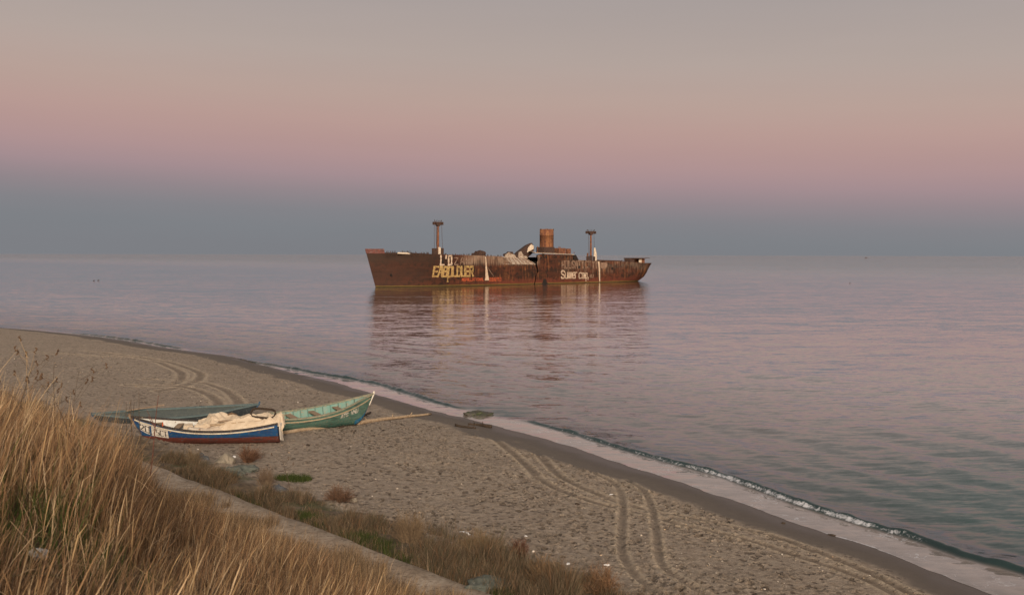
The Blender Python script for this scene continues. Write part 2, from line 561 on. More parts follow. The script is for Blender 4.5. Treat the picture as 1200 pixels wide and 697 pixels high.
while Vn[-1] < 30000: Vn.append(Vn[-1] + d); d = min(d * 1.045, 3000)
Vn = np.array(Vn)
Af = [9.0]
while Af[-1] > -40000:
    s_ = da(Af[-1]) if Af[-1] > -115 else (.3 + (-115 - Af[-1]) * .06)
    Af.append(Af[-1] - s_)
Bf = [9.0]
while Bf[-1] < 30000: Bf.append(Bf[-1] + max(.075, (Bf[-1] - 9) * .06))
WA = np.array(Af[::-1] + Bf[1:])
GA, GV = np.meshgrid(WA, Vn, indexing='ij')
# lobed run-up edge
e = .34 * fbm1(WA * .2, 51, 3) + .16 * fbm1(WA * .9, 52, 3)
e = np.where((WA < -150) | (WA > 60), 0, e)[:, None]
VV = GV - e * np.exp(-np.clip(GV + 1.1, 0, None) / 2.0)
edge_v = (-.35 - e * np.exp(-.75 / 2.0)) * 0 - .35
# rows below the edge are pulled up to it so that the sheet starts at the waterline
VV = np.where(GV < -.35, -.35 - e * np.exp(-.75 / 2.0) + (GV + .35) * .02, VV)
QW = Qs(GA) - VV
bz = np.interp(-VV * .95, W_K, Z_K)
edge_z = bz[:, [0]]
dist = GV + .35
ZW = edge_z * np.exp(-np.clip(dist, 0, None) / 1.1) + .006
vb = np.interp(GA, br[:, 0], br[:, 1]) + .10 * fbm1(GA * .35, 53, 3)
Ab = np.interp(GA, br[:, 0], br[:, 2]) * (1 + .25 * fbm1(GA * .8, 54, 3)) * ss(GA, -130, -110)
Ab = np.clip(Ab * .85, 0, .42)
dd = GV - vb
shape = np.where(dd > 0, np.exp(-(dd / 1.0) ** 1.6), np.exp(-(dd / .20) ** 2))
ZW += Ab * shape
near = np.exp(-np.clip(GV, 0, None) / 140) * ss(GV, vb, vb + 4) * (np.abs(GA) < 600)
XW, YW = to_xy(GA, QW)
# low swell behind the breaker
for (lam, amp, an, sd) in ((7.5, .045, .10, 1), (4.3, .036, -.15, 2), (2.6, .022, .25, 3), (1.7, .014, -.3, 4)):
    ph = 2 * PI / lam * (GV * math.cos(an) + GA * math.sin(an) + 1.6 * fbm2(XW * .06, YW * .06, 60 + sd, 2) * lam * .5)
    ZW += amp * np.sin(ph) * near * (.6 + .4 * fbm2(XW * .1, YW * .1, 70 + sd, 2))
ZW += .006 * fbm2(XW * 1.5, YW * 1.5, 77, 2) * ss(GV, 0, 1) * np.exp(-np.clip(GV, 0, None) / 60)
me = mesh_np('sea', np.stack([XW, YW, ZW], -1).reshape(-1, 3), grid_faces(*GA.shape))
if me.polygons[len(me.polygons) // 2].normal.z < 0: me.flip_normals()
attr(me, 'off', np.clip(dist, 0, 4000))
foam_amt = np.interp(GA, br[:, 0], br[:, 2])
order = np.array(sorted([(float(to_aq(*at(x, y, .1)[:2])[0]), w_) for x, y, w_ in
        [(1260, 690, 0), (1130, 647, .15), (1060, 624, .7), (1016, 612, 1), (850, 555, 1), (760, 532, .75), (653, 500, .55), (600, 487, .1), (500, 467, .3), (400, 441, .45), (300, 424, .2), (160, 399, .3), (30, 384, 0)]]))
fa = np.interp(GA, order[:, 0], order[:, 1])
foam = fa * np.exp(-((dd + .17) / .15) ** 2) * ss(Ab, .05, .15)
foam = np.maximum(foam, fa * .42 * np.exp(-((dd + .6) / .35) ** 2) * ss(Ab, .1, .2))
foam = np.maximum(foam, (.5 + .45 * ss(GA, -4, 3)) * np.exp(-(dist / (.09 + .06 * ss(GA, -4, 3))) ** 2) * (.6 + .5 * fbm1(GA * .3, 55, 3)))
attr(me, 'foam', np.clip(foam, 0, 1))
attr(me, 'deep', ss(GA, -14, 7))
attr(me, 'calm', 1 - ss(dd, -.50 - .5 * ss(.05 - Ab, -.03, .03), -.18 + .9 * ss(.05 - Ab, -.03, .03)))

t = NT('sea_water')
calm = t.at('calm'); off = t.at('off')
vs = t.coord((1, 1, 1))
def slopes(sc, det, stretch, ang, dist=.3):
    x = t.n('ShaderNodeTexNoise'); t.l(t.coord((stretch, 1, 1), (0, 0, math.radians(ang))), x.inputs['Vector'])
    x.inputs['Scale'].default_value = sc; x.inputs['Detail'].default_value = det; x.inputs['Roughness'].default_value = .55; x.inputs['Distortion'].default_value = dist
    y = t.n('ShaderNodeVectorMath', operation='SUBTRACT'); t.l(x.outputs['Color'], y.inputs[0]); y.inputs[1].default_value = (.5, .5, .5); return y.outputs[0]
def vscale(vv, k):
    x = t.n('ShaderNodeVectorMath', operation='SCALE'); t.l(vv, x.inputs[0]); t.put(x.inputs['Scale'], k); return x.outputs[0]
def vadd(a_, b_):
    x = t.n('ShaderNodeVectorMath', operation='ADD'); t.l(a_, x.inputs[0]); t.put(x.inputs[1], b_); return x.outputs[0]
# breeze patches and slicks; more wind out at sea
patch = t.ramp(t.noise(t.coord((.22, 1, 1)), .02, 4, .55), [(.36, .6), (.64, 1.)])
far = t.math('ADD', .8, t.math('MULTIPLY', t.sstep(off, 240, 900), 5.5))
vsum = vadd(vadd(vscale(slopes(.34, 2, .24, 12), .20), vscale(slopes(1.9, 3, .22, 14), t.math('ADD', .30, t.math('MULTIPLY', t.sstep(off, 90, 25), .26)))), vscale(slopes(5.5, 2, .4, 8), .32))
ks = t.math('MULTIPLY', t.math('MULTIPLY', patch, far), t.math('SUBTRACT', 1.0, t.math('MULTIPLY', calm, .55)))
vsum = vscale(vsum, ks)
fl = t.n('ShaderNodeVectorMath', operation='MULTIPLY'); t.l(vsum, fl.inputs[0]); fl.inputs[1].default_value = (1.0, 1.0, 0)
ge = t.n('ShaderNodeNewGeometry')
nn_ = t.n('ShaderNodeVectorMath', operation='NORMALIZE'); t.l(vadd(ge.outputs['Normal'], fl.outputs[0]), nn_.inputs[0])
nb = nn_.outputs[0]
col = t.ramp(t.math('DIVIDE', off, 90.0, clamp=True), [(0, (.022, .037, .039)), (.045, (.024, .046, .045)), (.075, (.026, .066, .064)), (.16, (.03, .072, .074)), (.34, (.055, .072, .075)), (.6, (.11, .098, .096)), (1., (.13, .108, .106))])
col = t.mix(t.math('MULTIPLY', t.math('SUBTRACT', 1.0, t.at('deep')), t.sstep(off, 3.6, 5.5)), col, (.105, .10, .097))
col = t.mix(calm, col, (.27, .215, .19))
fo = t.at('foam')
fn = t.math('ADD', t.math('MULTIPLY', t.noise(vs, 5.5, 7, .8, .9), .75), t.math('MULTIPLY', t.noise(vs, .9, 3, .6), .25))
fmask = t.sstep(t.math('ADD', fo, t.math('MULTIPLY', t.math('SUBTRACT', fn, .5), 3.6)), .66, 1.2)
fmask = t.math('MULTIPLY', fmask, t.sstep(fo, .05, .25))
lv_ = t.n('ShaderNodeTexVoronoi', feature='DISTANCE_TO_EDGE'); lv_.inputs['Scale'].default_value = 1.6; t.l(vadd(vs, vscale(slopes(1.1, 3, 1, 0), 1.6)), lv_.inputs['Vector'])
lace = t.math('MULTIPLY', t.math('MULTIPLY', t.sstep(lv_.outputs['Distance'], .055, .015), calm), t.sstep(t.noise(vs, .45, 4, .6), .48, .62))
fmask = t.math('MAXIMUM', fmask, t.math('MULTIPLY', lace, t.math('MULTIPLY', t.sstep(fn, .40, .56), .8)))
rip = t.math('MULTIPLY', t.ramp(t.noise(t.coord((.5, 1.6, 1), (0, 0, math.radians(25))), 2.2, 5, .7, .5), [(.48, 0.), (.6, 1.)]), t.math('MULTIPLY', calm, .45))
col = t.mix(rip, col, (.15, .12, .105))
film = t.math('MULTIPLY', t.sstep(off, 1.1, .1), t.sstep(t.noise(vs, 1.2, 4, .6), .3, .7))
col = t.mix(t.math('MULTIPLY', film, .8), col, (.12, .095, .078))
col = t.mix(fmask, col, (.56, .57, .60))
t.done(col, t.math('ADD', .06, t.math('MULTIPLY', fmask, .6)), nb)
t.p.inputs['IOR'].default_value = 1.333
t.l(t.math('ADD', t.sstep(t.math('SUBTRACT', off, t.math('MULTIPLY', t.at('deep'), 9.0)), -2, 38), t.math('MULTIPLY', calm, .9), clamp=True), t.p.inputs['Coat Weight']); t.p.inputs['Coat IOR'].default_value = 1.35; t.p.inputs['Coat Roughness'].default_value = .04
t.l(nb, t.p.inputs['Coat Normal'])
t.p.inputs['Specular IOR Level'].default_value = .5
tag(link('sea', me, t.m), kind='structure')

# ------------------------------------------------------------------ stroke lettering
GL = {
    'E': [[(1, 0), (0, 0), (0, 1), (1, 1)], [(0, .5), (.8, .5)]], 'A': [[(0, 0), (.3, 1), (.7, 1), (1, 0)], [(.13, .4), (.87, .4)]],
    'B': [[(0, 0), (0, 1), (.8, 1), (.95, .8), (.75, .53), (0, .53)], [(.75, .53), (1, .3), (.85, 0), (0, 0)]],
    'O': [[(.1, .1), (0, .3), (0, .7), (.15, 1), (.85, 1), (1, .7), (1, .3), (.85, 0), (.15, 0)]],
    '0': [[(0, 0), (0, 1), (1, 1), (1, 0), (0, 0)]], 'L': [[(0, 1), (0, 0), (1, 0)]], 'D': [[(0, 0), (0, 1), (.7, 1), (1, .7), (1, .3), (.7, 0), (0, 0)]],
    'U': [[(0, 1), (0, .1), (.15, 0), (.85, 0), (1, .1), (1, 1)]], 'R': [[(0, 0), (0, 1), (.9, 1), (1, .8), (.9, .5), (0, .5)], [(.5, .5), (1, 0)]],
    'M': [[(0, 0), (0, 1), (.5, .4), (1, 1), (1, 0)]], 'Y': [[(0, 1), (.5, .5), (1, 1)], [(.5, .5), (.5, 0)]], 'P': [[(0, 0), (0, 1), (1, 1), (1, .5), (0, .5)]],
    'T': [[(0, 1), (1, 1)], [(.5, 1), (.5, 0)]], 'I': [[(.5, 0), (.5, 1)]], 'N': [[(0, 0), (0, 1), (1, 0), (1, 1)]], 'H': [[(0, 0), (0, 1)], [(1, 0), (1, 1)], [(0, .5), (1, .5)]],
    'Z': [[(0, 1), (1, 1), (0, 0), (1, 0)]], 'S': [[(1, .85), (.75, 1), (.2, 1), (0, .8), (.1, .58), (.85, .42), (1, .2), (.8, 0), (.2, 0), (0, .15)]],
    'C': [[(1, .9), (.8, 1), (.2, 1), (0, .75), (0, .25), (.2, 0), (.8, 0), (1, .1)]], 'V': [[(0, 1), (.5, 0), (1, 1)]],
    'u': [[(0, .6), (0, .05), (.2, 0), (.8, 0), (1, .1)], [(1, .6), (1, 0)]], 'm': [[(0, 0), (0, .6), (.4, .6), (.5, .5), (.5, 0)], [(.5, .5), (.6, .6), (.9, .6), (1, .5), (1, 0)]],
    'e': [[(0, .3), (1, .3), (.9, .6), (.2, .6), (0, .3), (.2, 0), (1, 0)]], 'r': [[(0, 0), (0, .6)], [(0, .45), (.4, .6), (.9, .6)]],
    'o': [[(0, .1), (0, .5), (.2, .6), (.8, .6), (1, .5), (1, .1), (.8, 0), (.2, 0), (0, .1)]], 'a': [[(.1, .6), (.8, .6), (1, .5), (1, 0), (.2, 0), (0, .15), (.2, .35), (1, .35)]],
    'p': [[(0, -.3), (0, .6), (.8, .6), (1, .45), (1, .15), (.8, 0), (0, 0)]], '.': [[(.3, 0), (.3, .1)]], ',': [[(.4, .08), (.2, -.15)]], "'": [[(.5, 1), (.4, .75)]],
    '2': [[(0, .8), (.2, 1), (.8, 1), (1, .75), (0, 0), (1, 0)]], '7': [[(0, 1), (1, 1), (.4, 0)]], '5': [[(1, 1), (0, 1), (0, .55), (.8, .55), (1, .35), (.8, 0), (0, 0)]], ' ': []}


def letter_strips(text, x0, x1, z0, z1, th, wgap=.35, slant=0.0, jit=.0, only=None):
    """list of short quads (in a flat u,z frame) for the text stretched between x0..x1, z0..z1"""
    n = len(text); cell = (x1 - x0) / (n + (n - 1) * wgap); out = []
    for i, ch in enumerate(text):
        ox = x0 + i * cell * (1 + wgap)
        dz = random.uniform(-jit, jit) * (z1 - z0)
        for st in GL.get(ch, []):
            pts = [(ox + p[0] * cell + slant * p[1], z0 + dz + p[1] * (z1 - z0)) for p in st]
            for (ax, az), (bx, bz_) in zip(pts[:-1], pts[1:]):
                L = math.hypot(bx - ax, bz_ - az)
                if L < 1e-6: continue
                k = max(1, int(L / (cell * .25)))
                ux, uz = (bx - ax) / L, (bz_ - az) / L; nx, nz = -uz, ux
                ax_, az_ = ax - ux * th * .45, az - uz * th * .45; L2 = L + th * .9
                for j in range(k):
                    s0, s1 = L2 * j / k, L2 * (j + 1) / k
                    w0 = th * .5 * random.uniform(.62, 1.25)
                    q = [(ax_ + ux * s0 - nx * w0, az_ + uz * s0 - nz * w0), (ax_ + ux * s1 - nx * w0, az_ + uz * s1 - nz * w0),
                         (ax_ + ux * s1 + nx * w0, az_ + uz * s1 + nz * w0), (ax_ + ux * s0 + nx * w0, az_ + uz * s0 + nz * w0)]
                    out.append(q)
    return out


# ------------------------------------------------------------------ the wreck
SHIP_O = np.array([-41.97, 305.9]); SA = math.radians(42.7)
SX = np.array([math.cos(SA), math.sin(SA)]); SY = np.array([-math.sin(SA), math.cos(SA)])
HB = 8.6


def ship_at(px, py, yl=-HB):
    d = ray(px, py)
    # local: p = ((P - O).SX, (P-O).SY)
    n0 = (np.array([0, 0]) - SHIP_O) @ SY; nd = d[:2] @ SY
    t_ = (yl - n0) / nd
    w = np.array([0, 0, H]) + d * t_
    return float((w[:2] - SHIP_O) @ SX), float(w[2])


top_px = [(449, 295.9), (483, 297), (506, 297.6), (522.4, 298.2), (555.6, 299.2), (588, 300.6), (592, 302.5), (600, 309), (628, 310.2)]
top_f = np.array([(-4, 11.6)] + [ship_at(*p) for p in top_px])
top_aft_px = [(628, 300.2), (660, 303.2), (662, 304.0), (699, 305.5), (728.7, 306.4), (745, 307.2), (758, 308.3)]
top_a = np.array([ship_at(*p) for p in top_aft_px] + [(140, ship_at(758, 308.3)[1])])
top_f[:, 1] = np.where(top_f[:, 0] < 8, np.maximum(top_f[:, 1], 10.6), top_f[:, 1])
XC = ship_at(628.5, 318)[0]
ship = empty('shipwreck', (SHIP_O[0], SHIP_O[1], 0), (0, 0, SA))
tag(ship, 'rusted cargo shipwreck broken in two, aground in calm water off the beach', 'shipwreck')
Ld, Lw = ship_at(752.5, 308.5, 0)[0], ship_at(750.0, 329, -3)[0]


def x_stem(z): return -3.4 * np.clip(z, -1.5, 14) / 11.8
def x_end(fr):
    return Lw + (Ld - Lw) * np.interp(fr, [-.3, 0, .1, .25, .5, 1.0], [-1.2, 0, .30, .68, .93, 1.0])


def halfb(x, z, Htop):
    fr = np.clip(z / Htop, 0, 1)
    xs, xe = x_stem(z), x_end(z / Htop)
    ef = .26 * (1 - fr) + .14 * fr; ef = ef * 133
    t1 = np.clip((x - xs) / ef, 0, 1); fb = 1 - (1 - t1) ** 1.9
    er = (24 * (1 - fr) + 7 * fr)
    t2 = np.clip((xe - x) / er, 0, 1); fs = np.sqrt(np.clip(1 - (1 - t2) ** 2.2, 0, 1))
    return np.maximum(HB * fb * fs, .03)


def crack_x(z):
    return np.interp(z, [-2, 0, .8, 2, 3.2, 4, 5.2, 6.3, 7.2, 8.2, 9.5], [-1.6, -1.0, -.6, -.35, -.1, .45, .5, .15, -.1, .4, .5]) + XC


def hull_rows(part):
    nz, nx = 30, 110
    fr = np.linspace(-.16, 1, nz)
    rows = []
    for f_ in fr:
        Hn = 10.8 if part == 'f' else 7.0
        if part == 'f':
            x0 = x_stem(f_ * 11.8); z_c = f_ * 7.2
            x1 = float(crack_x(z_c)) - .25 - (1.0 * max(0, f_ - .8) if f_ > .8 else 0)
        else:
            z_c = f_ * 9.2
            x0 = float(crack_x(z_c)) + .25 + .35 * max(0, min(1, (z_c - 6) / 3)); x1 = float(x_end(f_))
        u = np.linspace(0, 1, nx)
        u = u ** 1.6 if part == 'f' else 1 - (1 - u) ** 1.6
        x = x0 + (x1 - x0) * u
        tp = top_f if part == 'f' else top_a
        Ht = np.interp(x, tp[:, 0], tp[:, 1])
        z = f_ * Ht
        b = halfb(x, z, Ht)
        rows.append(np.stack([x, b, z], -1))
    return np.array(rows)   # nz,nx,3


HROWS = {}
def make_hull(part):
    R = hull_rows(part); HROWS[part] = R
    nz, nx, _ = R.shape
    mb = MB()
    near_ = R.copy(); near_[..., 1] *= -1
    # dents
    dent = .07 * fbm2(R[..., 0] * .25, R[..., 2] * .5, 91 if part == 'f' else 92, 3)
    near_[..., 1] += dent
    mb.grid(near_.tolist()); mb.grid(R.tolist(), flip=True)
    top, topn = R[-1].copy(), near_[-1].copy()
    top[:, 2] -= .25; topn[:, 2] -= .25
    mid = (top + topn) / 2
    mb.grid([topn.tolist(), mid.tolist(), top.tolist()])
    return mb


# hull material
t = NT('rusty_hull')
v = t.coord(); x_, y_, z_ = t.sep(v)
vst = t.coord((1.2, .0, .12))
big = t.noise(t.coord((.06, .06, .22)), 1.6, 5, .6)
mid = t.noise(t.coord((.5, .5, .6)), 1.2, 6, .7)
strk = t.noise(vst, 1.1, 4, .7); strk2 = t.noise(t.coord((3.0, .0, .18)), 1.0, 3, .6)
plates = t.n('ShaderNodeTexBrick'); plates.inputs['Scale'].default_value = .22; plates.inputs['Mortar Size'].default_value = .006
cmb = t.n('ShaderNodeCombineXYZ'); t.l(x_, cmb.inputs[0]); t.l(z_, cmb.inputs[1]); t.l(cmb.outputs[0], plates.inputs['Vector'])
plates.inputs['Color1'].default_value = (1, 1, 1, 1); plates.inputs['Color2'].default_value = (.86, .86, .86, 1); plates.inputs['Mortar'].default_value = (.55, .55, .55, 1)
col = t.mix(t.ramp(big, [(.35, 0.), (.65, 1.)]), (.034, .018, .013), (.085, .031, .019))
col = t.mix(t.ramp(mid, [(.48, 0.), (.6, 1.)]), col, (.024, .016, .013))
# older dark paint near the bow's upper strakes and round the stern
bowd = t.math('MULTIPLY', t.sstep(x_, 26, 2), t.sstep(t.math('ADD', z_, t.math('MULTIPLY', mid, 3.0)), 8.0, 10.5))
col = t.mix(t.math('MULTIPLY', bowd, .85), col, (.028, .028, .022))
bowg = t.sstep(t.math('ADD', x_, t.math('MULTIPLY', big, 16.0)), 34, 14)
col = t.mix(t.math('MULTIPLY', bowg, .6), col, (.06, .034, .026))
std = t.math('MULTIPLY', t.sstep(x_, 121, 128), t.sstep(t.math('ADD', z_, t.math('MULTIPLY', mid, 2.5)), 2.0, 4.8))
col = t.mix(t.math('MULTIPLY', std, .9), col, (.028, .032, .027))
# orange rust runs
org = t.math('MULTIPLY', t.ramp(strk, [(.5, 0.), (.68, 1.)]), t.ramp(t.noise(t.coord((.16, .16, .3)), 1.3, 4, .6), [(.44, .05), (.6, 1.)]))
org = t.math('MULTIPLY', org, t.sstep(x_, 18, 40))
col = t.mix(t.math('MULTIPLY', org, .9), col, (.25, .10, .04))
# red lead showing low on the hull
low = t.math('MULTIPLY', t.sstep(t.math('ADD', z_, t.math('MULTIPLY', mid, 3.0)), 4.2, 2.0), t.sstep(x_, 28, 45))
col = t.mix(t.math('MULTIPLY', low, .6), col, (.14, .04, .025))
# whitewash of droppings running down from the deck edge
gx = t.math('MULTIPLY', t.sstep(x_, 25, 33), t.sstep(x_, 62.5, 61.5))
gx = t.math('MULTIPLY', gx, t.ramp(t.noise(t.coord((.2, .2, .2)), 1.1, 3, .6), [(.35, .35), (.6, 1.)]))
ga = t.math('MULTIPLY', gx, t.sstep(t.math('ADD', z_, t.math('MULTIPLY', strk2, 2.2)), 7.2, 8.9))
gb = t.math('MULTIPLY', t.math('MULTIPLY', t.sstep(x_, 66, 80), t.sstep(x_, 128, 118)), t.sstep(t.math('ADD', z_, t.math('MULTIPLY', strk2, 6.0)), 6.0, 9.0))
gb = t.math('MULTIPLY', gb, t.ramp(t.noise(t.coord((.17, .17, .3), (0, 0, .3)), 1.2, 4, .65), [(.40, .1), (.62, 1.)]))
gua = t.math('ADD', t.math('MULTIPLY', ga, t.ramp(strk2, [(.38, .25), (.62, 1.)])), t.math('MULTIPLY', gb, t.ramp(strk2, [(.45, 0.), (.66, .75)])), clamp=True)
col = t.mix(t.math('MULTIPLY', gua, .8), col, (.36, .26, .185))
# pale growth line at the water
wl = t.sstep(t.math('ADD', z_, t.math('MULTIPLY', mid, .3)), .62, .42)
col = t.mix(wl, col, (.15, .105, .03))
col = t.mix(t.sstep(z_, .22, .1), col, (.025, .02, .014))
col = t.mix(.45, col, plates.outputs['Color'], 'MULTIPLY')
hullm = t.done(col, .9, t.bump(mid, .5, .08), .08)

rust = worn('rusty_steel', (.17, .065, .035), (.06, .032, .022), 1.3, .85, .5, .05, c3=(.3, .13, .05), amt=.6)
rust_d = worn('dark_rust', (.065, .035, .026), (.03, .022, .018), 1.3, .9, .5, .05, c3=(.15, .06, .03), amt=.4)
guano = worn('bird_lime', (.40, .34, .27), (.20, .13, .09), 1.1, .9, .4, .04, c3=(.12, .06, .04), amt=.35)
white_w = worn('weathered_white', (.62, .54, .43), (.42, .33, .24), 1.2, .9, .3, .02, c3=(.2, .1, .06), amt=.3)
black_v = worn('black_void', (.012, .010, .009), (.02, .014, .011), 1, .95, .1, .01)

o = make_hull('f').build('bow_hull', hullm, ship, smooth=True)
o2 = make_hull('a').build('stern_hull', hullm, ship, smooth=True)
for oo in (o, o2):
    mm = oo.modifiers.new('es', 'EDGE_SPLIT'); mm.split_angle = math.radians(40)
# torn inner bulkheads closing both halves
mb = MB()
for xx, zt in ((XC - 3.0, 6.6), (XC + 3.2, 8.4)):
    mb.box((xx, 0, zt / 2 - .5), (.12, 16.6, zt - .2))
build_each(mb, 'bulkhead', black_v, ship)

# bow bulwark
R = HROWS['f']
mb = MB()
def side_pt(x, z, part='f', off=.0):
    tp = top_f if part == 'f' else top_a
    Ht = float(np.interp(x, tp[:, 0], tp[:, 1]))
    return -float(halfb(np.array(x), np.array(z), Ht)) - off
zb0, zb1 = 10.4, ship_at(436, 291.6, -1)[1]
xs_ = np.linspace(-3.3, 1.2, 12)
for sgn in (1, -1):
    lo = [(x, sgn * side_pt(x, 10.4) * 1.01, 10.3) for x in xs_]; hi = [(x - .35, sgn * (side_pt(x, 10.4) * 1.03 - .05), zb1) for x in xs_]
    lo[0] = (-3.35, sgn * -.05, 10.3); hi[0] = (-3.75, sgn * -.06, zb1)
    mb.grid([lo, hi])
mb.build('bulwark', worn('red_bulwark', (.15, .05, .04), (.07, .035, .03), 1.2, .8, .3, .03, c3=(.3, .22, .2), amt=.3), ship, solid=.12)

# buckled, whitened sheer plating before the break
mb = MB()
n = 16
pl = []
lo_px = np.linspace(589, 628, n)
for k in range(6):
    f_ = k / 5; r = []
    for i, px in enumerate(lo_px):
        X0, Z0 = ship_at(px, 309.6 + .3 * i / n, -HB - .05)
        tx = 588 + (px - 589) * (27 / 39.)
        X1, Z1 = ship_at(tx, 301 + 1.6 * i / n, -HB + 3.4)
        yb = -HB - .06 + 3.4 * f_ ** 1.3
        r.append((X0 + (X1 - X0) * f_, yb + .1 * math.sin(i * 2.1), Z0 + (Z1 - Z0) * f_ + .08 * math.sin(i * 2.1) * f_))
    pl.append(r)
mb.grid(pl)
mb.build('buckled_plating', guano, ship, solid=.1)
# ribs showing on the buckled plating
mb = MB()
for i in range(0, n, 2):
    mb.tube([Vector(pl[k][i]) + Vector((0, -.08, .06)) for k in range(6)], .09, 5)
build_each(mb, 'rib', rust, ship)

# collapsed superstructure
def P3(px, py, y): X, Z = ship_at(px, py, y); return Vector((X, y, Z))
mb = MB()
for (A_, B_, C_, D_, y0, y1) in [((603, 301), (622.5, 284.8), (627, 288), (618, 302.5), -5, 2), ]:
    pass
slab = [P3(603, 301, -4.5), P3(610, 293.5, -4.5), P3(620.5, 285, -4.5), P3(623.5, 284.6, -4.5), P3(626, 290, -4.3), P3(625, 296, -4.4), P3(617.5, 302.5, -4.6), P3(609, 303, -4.6)]
back = [p + Vector((1.5, 4.0, -.6 + .4 * math.sin(i * 3))) for i, p in enumerate(slab)]
mb.add(slab + back, [tuple(range(8)), tuple(range(15, 7, -1))] + [(i, (i + 1) % 8, 8 + (i + 1) % 8, 8 + i) for i in range(8)])
dbr = mb.build('collapsed_house', rust_d, ship)
mb = MB()
a_ = [P3(617.5, 296, -4.75), P3(619, 290, -4.75), P3(622.5, 286.2, -4.75), P3(625.4, 288, -4.75), P3(625.2, 291.5, -4.75), P3(622, 293.5, -4.75)]
mb.add(a_, [tuple(range(6))])
mb.build('white_panel', white_w, dbr, solid=.12)
mb = MB()
a_ = [P3(607, 302.5, -5), P3(608, 295.5, -5), P3(610.5, 294.5, -5), P3(613, 298.5, -5), P3(613.5, 302.5, -5)]
mb.add(a_, [tuple(range(5))])
a_ = [P3(591, 301.8, -5.5), P3(592.5, 298.3, -5.5), P3(596.5, 295.6, -5.5), P3(599, 297.5, -5.5), P3(603, 298.5, -5.5), P3(605, 302.5, -5.5)]
mb.add(a_, [tuple(range(6))])
a_ = [P3(614, 303, -5.2), P3(614.5, 299.5, -5.2), P3(617.5, 300.5, -5.2), P3(618, 303, -5.2)]
mb.add(a_, [tuple(range(4))])
build_each(mb, 'torn_plate', guano, ship, solid=.35)
mb = MB()
for i in range(26):
    px = random.uniform(590, 624); y = random.uniform(-5, 3)
    p = P3(px, random.uniform(296, 303), y)
    mb.tube([p, p + Vector((random.uniform(-1.6, 1.6), random.uniform(-1, 1), random.uniform(-.2, 1.3)))], .07, 5)
build_each(mb, 'twisted_beam', rust_d, ship)

# midship deckhouse on the after half: hull-flush lower tier, bridge deck slab, house, funnel
def panel_box(mb, px0, px1, pyt, pyb, y0, y1, jit=0.):
    x0, _ = ship_at(px0, pyt, y1); _, zt = ship_at(px0, pyt, y0); x1, zt1 = ship_at(px1, pyt, y0); _, zb = ship_at((px0 + px1) / 2, pyb, y0)
    mb.box(((x0 + x1) / 2, (y0 + y1) / 2, (zt + zb) / 2), (x1 - x0, y1 - y0, zt - zb), jit=jit)
    return x0, x1, zb, zt


lower = MB()
a_ = [P3(630.2, 304, -HB + .12), P3(630.2, 299, -HB + .12), P3(634, 297.8, -HB + .12), P3(660, 298.4, -HB + .12), P3(671, 299, -HB + .12), P3(671.5, 304.5, -HB + .12)]
b_ = [p + Vector((3.2, 4.0, 0)) for p in a_]
lower.add(a_ + b_, [tuple(range(6)), tuple(range(11, 5, -1))] + [(i, (i + 1) % 6, 6 + (i + 1) % 6, 6 + i) for i in range(6)])
dh = lower.build('deckhouse', hullm, ship)
mb = MB()
a_ = [P3(621.5, 294.2, -HB - .1), P3(628, 295.8, -HB - .4), P3(650, 296.7, -HB - .4), P3(672, 297.8, -HB - .4), P3(673.5, 298.9, -HB - .4), P3(650, 297.7, -HB - .4), P3(628, 296.8, -HB - .4)]
b_ = [p + Vector((4.0, 5.0, 0)) for p in a_]
mb.add(a_ + b_, [(0, 1, 6), (1, 2, 5, 6), (2, 3, 4, 5), (13, 8, 7), (13, 12, 9, 8), (12, 11, 10, 9), (0, 7, 8, 1), (1, 8, 9, 2), (2, 9, 10, 3), (3, 10, 11, 4), (4, 11, 12, 5), (5, 12, 13, 6), (6, 13, 7, 0)])
mb.build('bridge_deck', guano, dh)
mb = MB()
a_ = [P3(671, 299, -HB - .1), P3(675, 298.6, -HB - .1), P3(678.3, 304.8, -HB - .1), P3(673, 304.6, -HB - .1)]
b_ = [p + Vector((0, 5, 0)) for p in a_]
mb.add(a_ + b_, [(0, 1, 2, 3), (7, 6, 5, 4)] + [(i, (i + 1) % 4, 4 + (i + 1) % 4, 4 + i) for i in range(4)])
mb.build('deck_bracket', black_v, dh)
mb = MB(); panel_box(mb, 628.3, 650, 289.4, 296.6, -5.5, -1.5)
mb.build('engine_casing', rust_d, dh, bevel=.08)
mb = MB(); panel_box(mb, 649.6, 663, 290.6, 297.2, -6, -3.5)
cas = mb.build('boat_deck_house', rust, dh, bevel=.08)
mb = MB(); panel_box(mb, 662.8, 669.2, 291.3, 297.4, -6.2, -5.2)
mb.build('locker', rust, dh, bevel=.08)
mb = MB()
for px, py in ((655, 288.8), (656.5, 289.3), (672.8, 295.4), (630, 288.6), (645, 288.9)):
    p = P3(px, py, -3); q_ = P3(px, 297, -3); mb.tube([q_, p], .14, 6)
build_each(mb, 'vent_pipe', rust, dh)
mb = MB()
for px, py, r_ in ((636.8, 298.6, .55), (640.2, 301.2, .5), (652, 300.6, .3), (664, 300.4, .3)):
    p = P3(px, py, -HB - .02); 
    mb.tube([p + Vector((0, -.03, 0)), p + Vector((0, .2, 0))], r_, 10)
build_each(mb, 'porthole', black_v, dh)
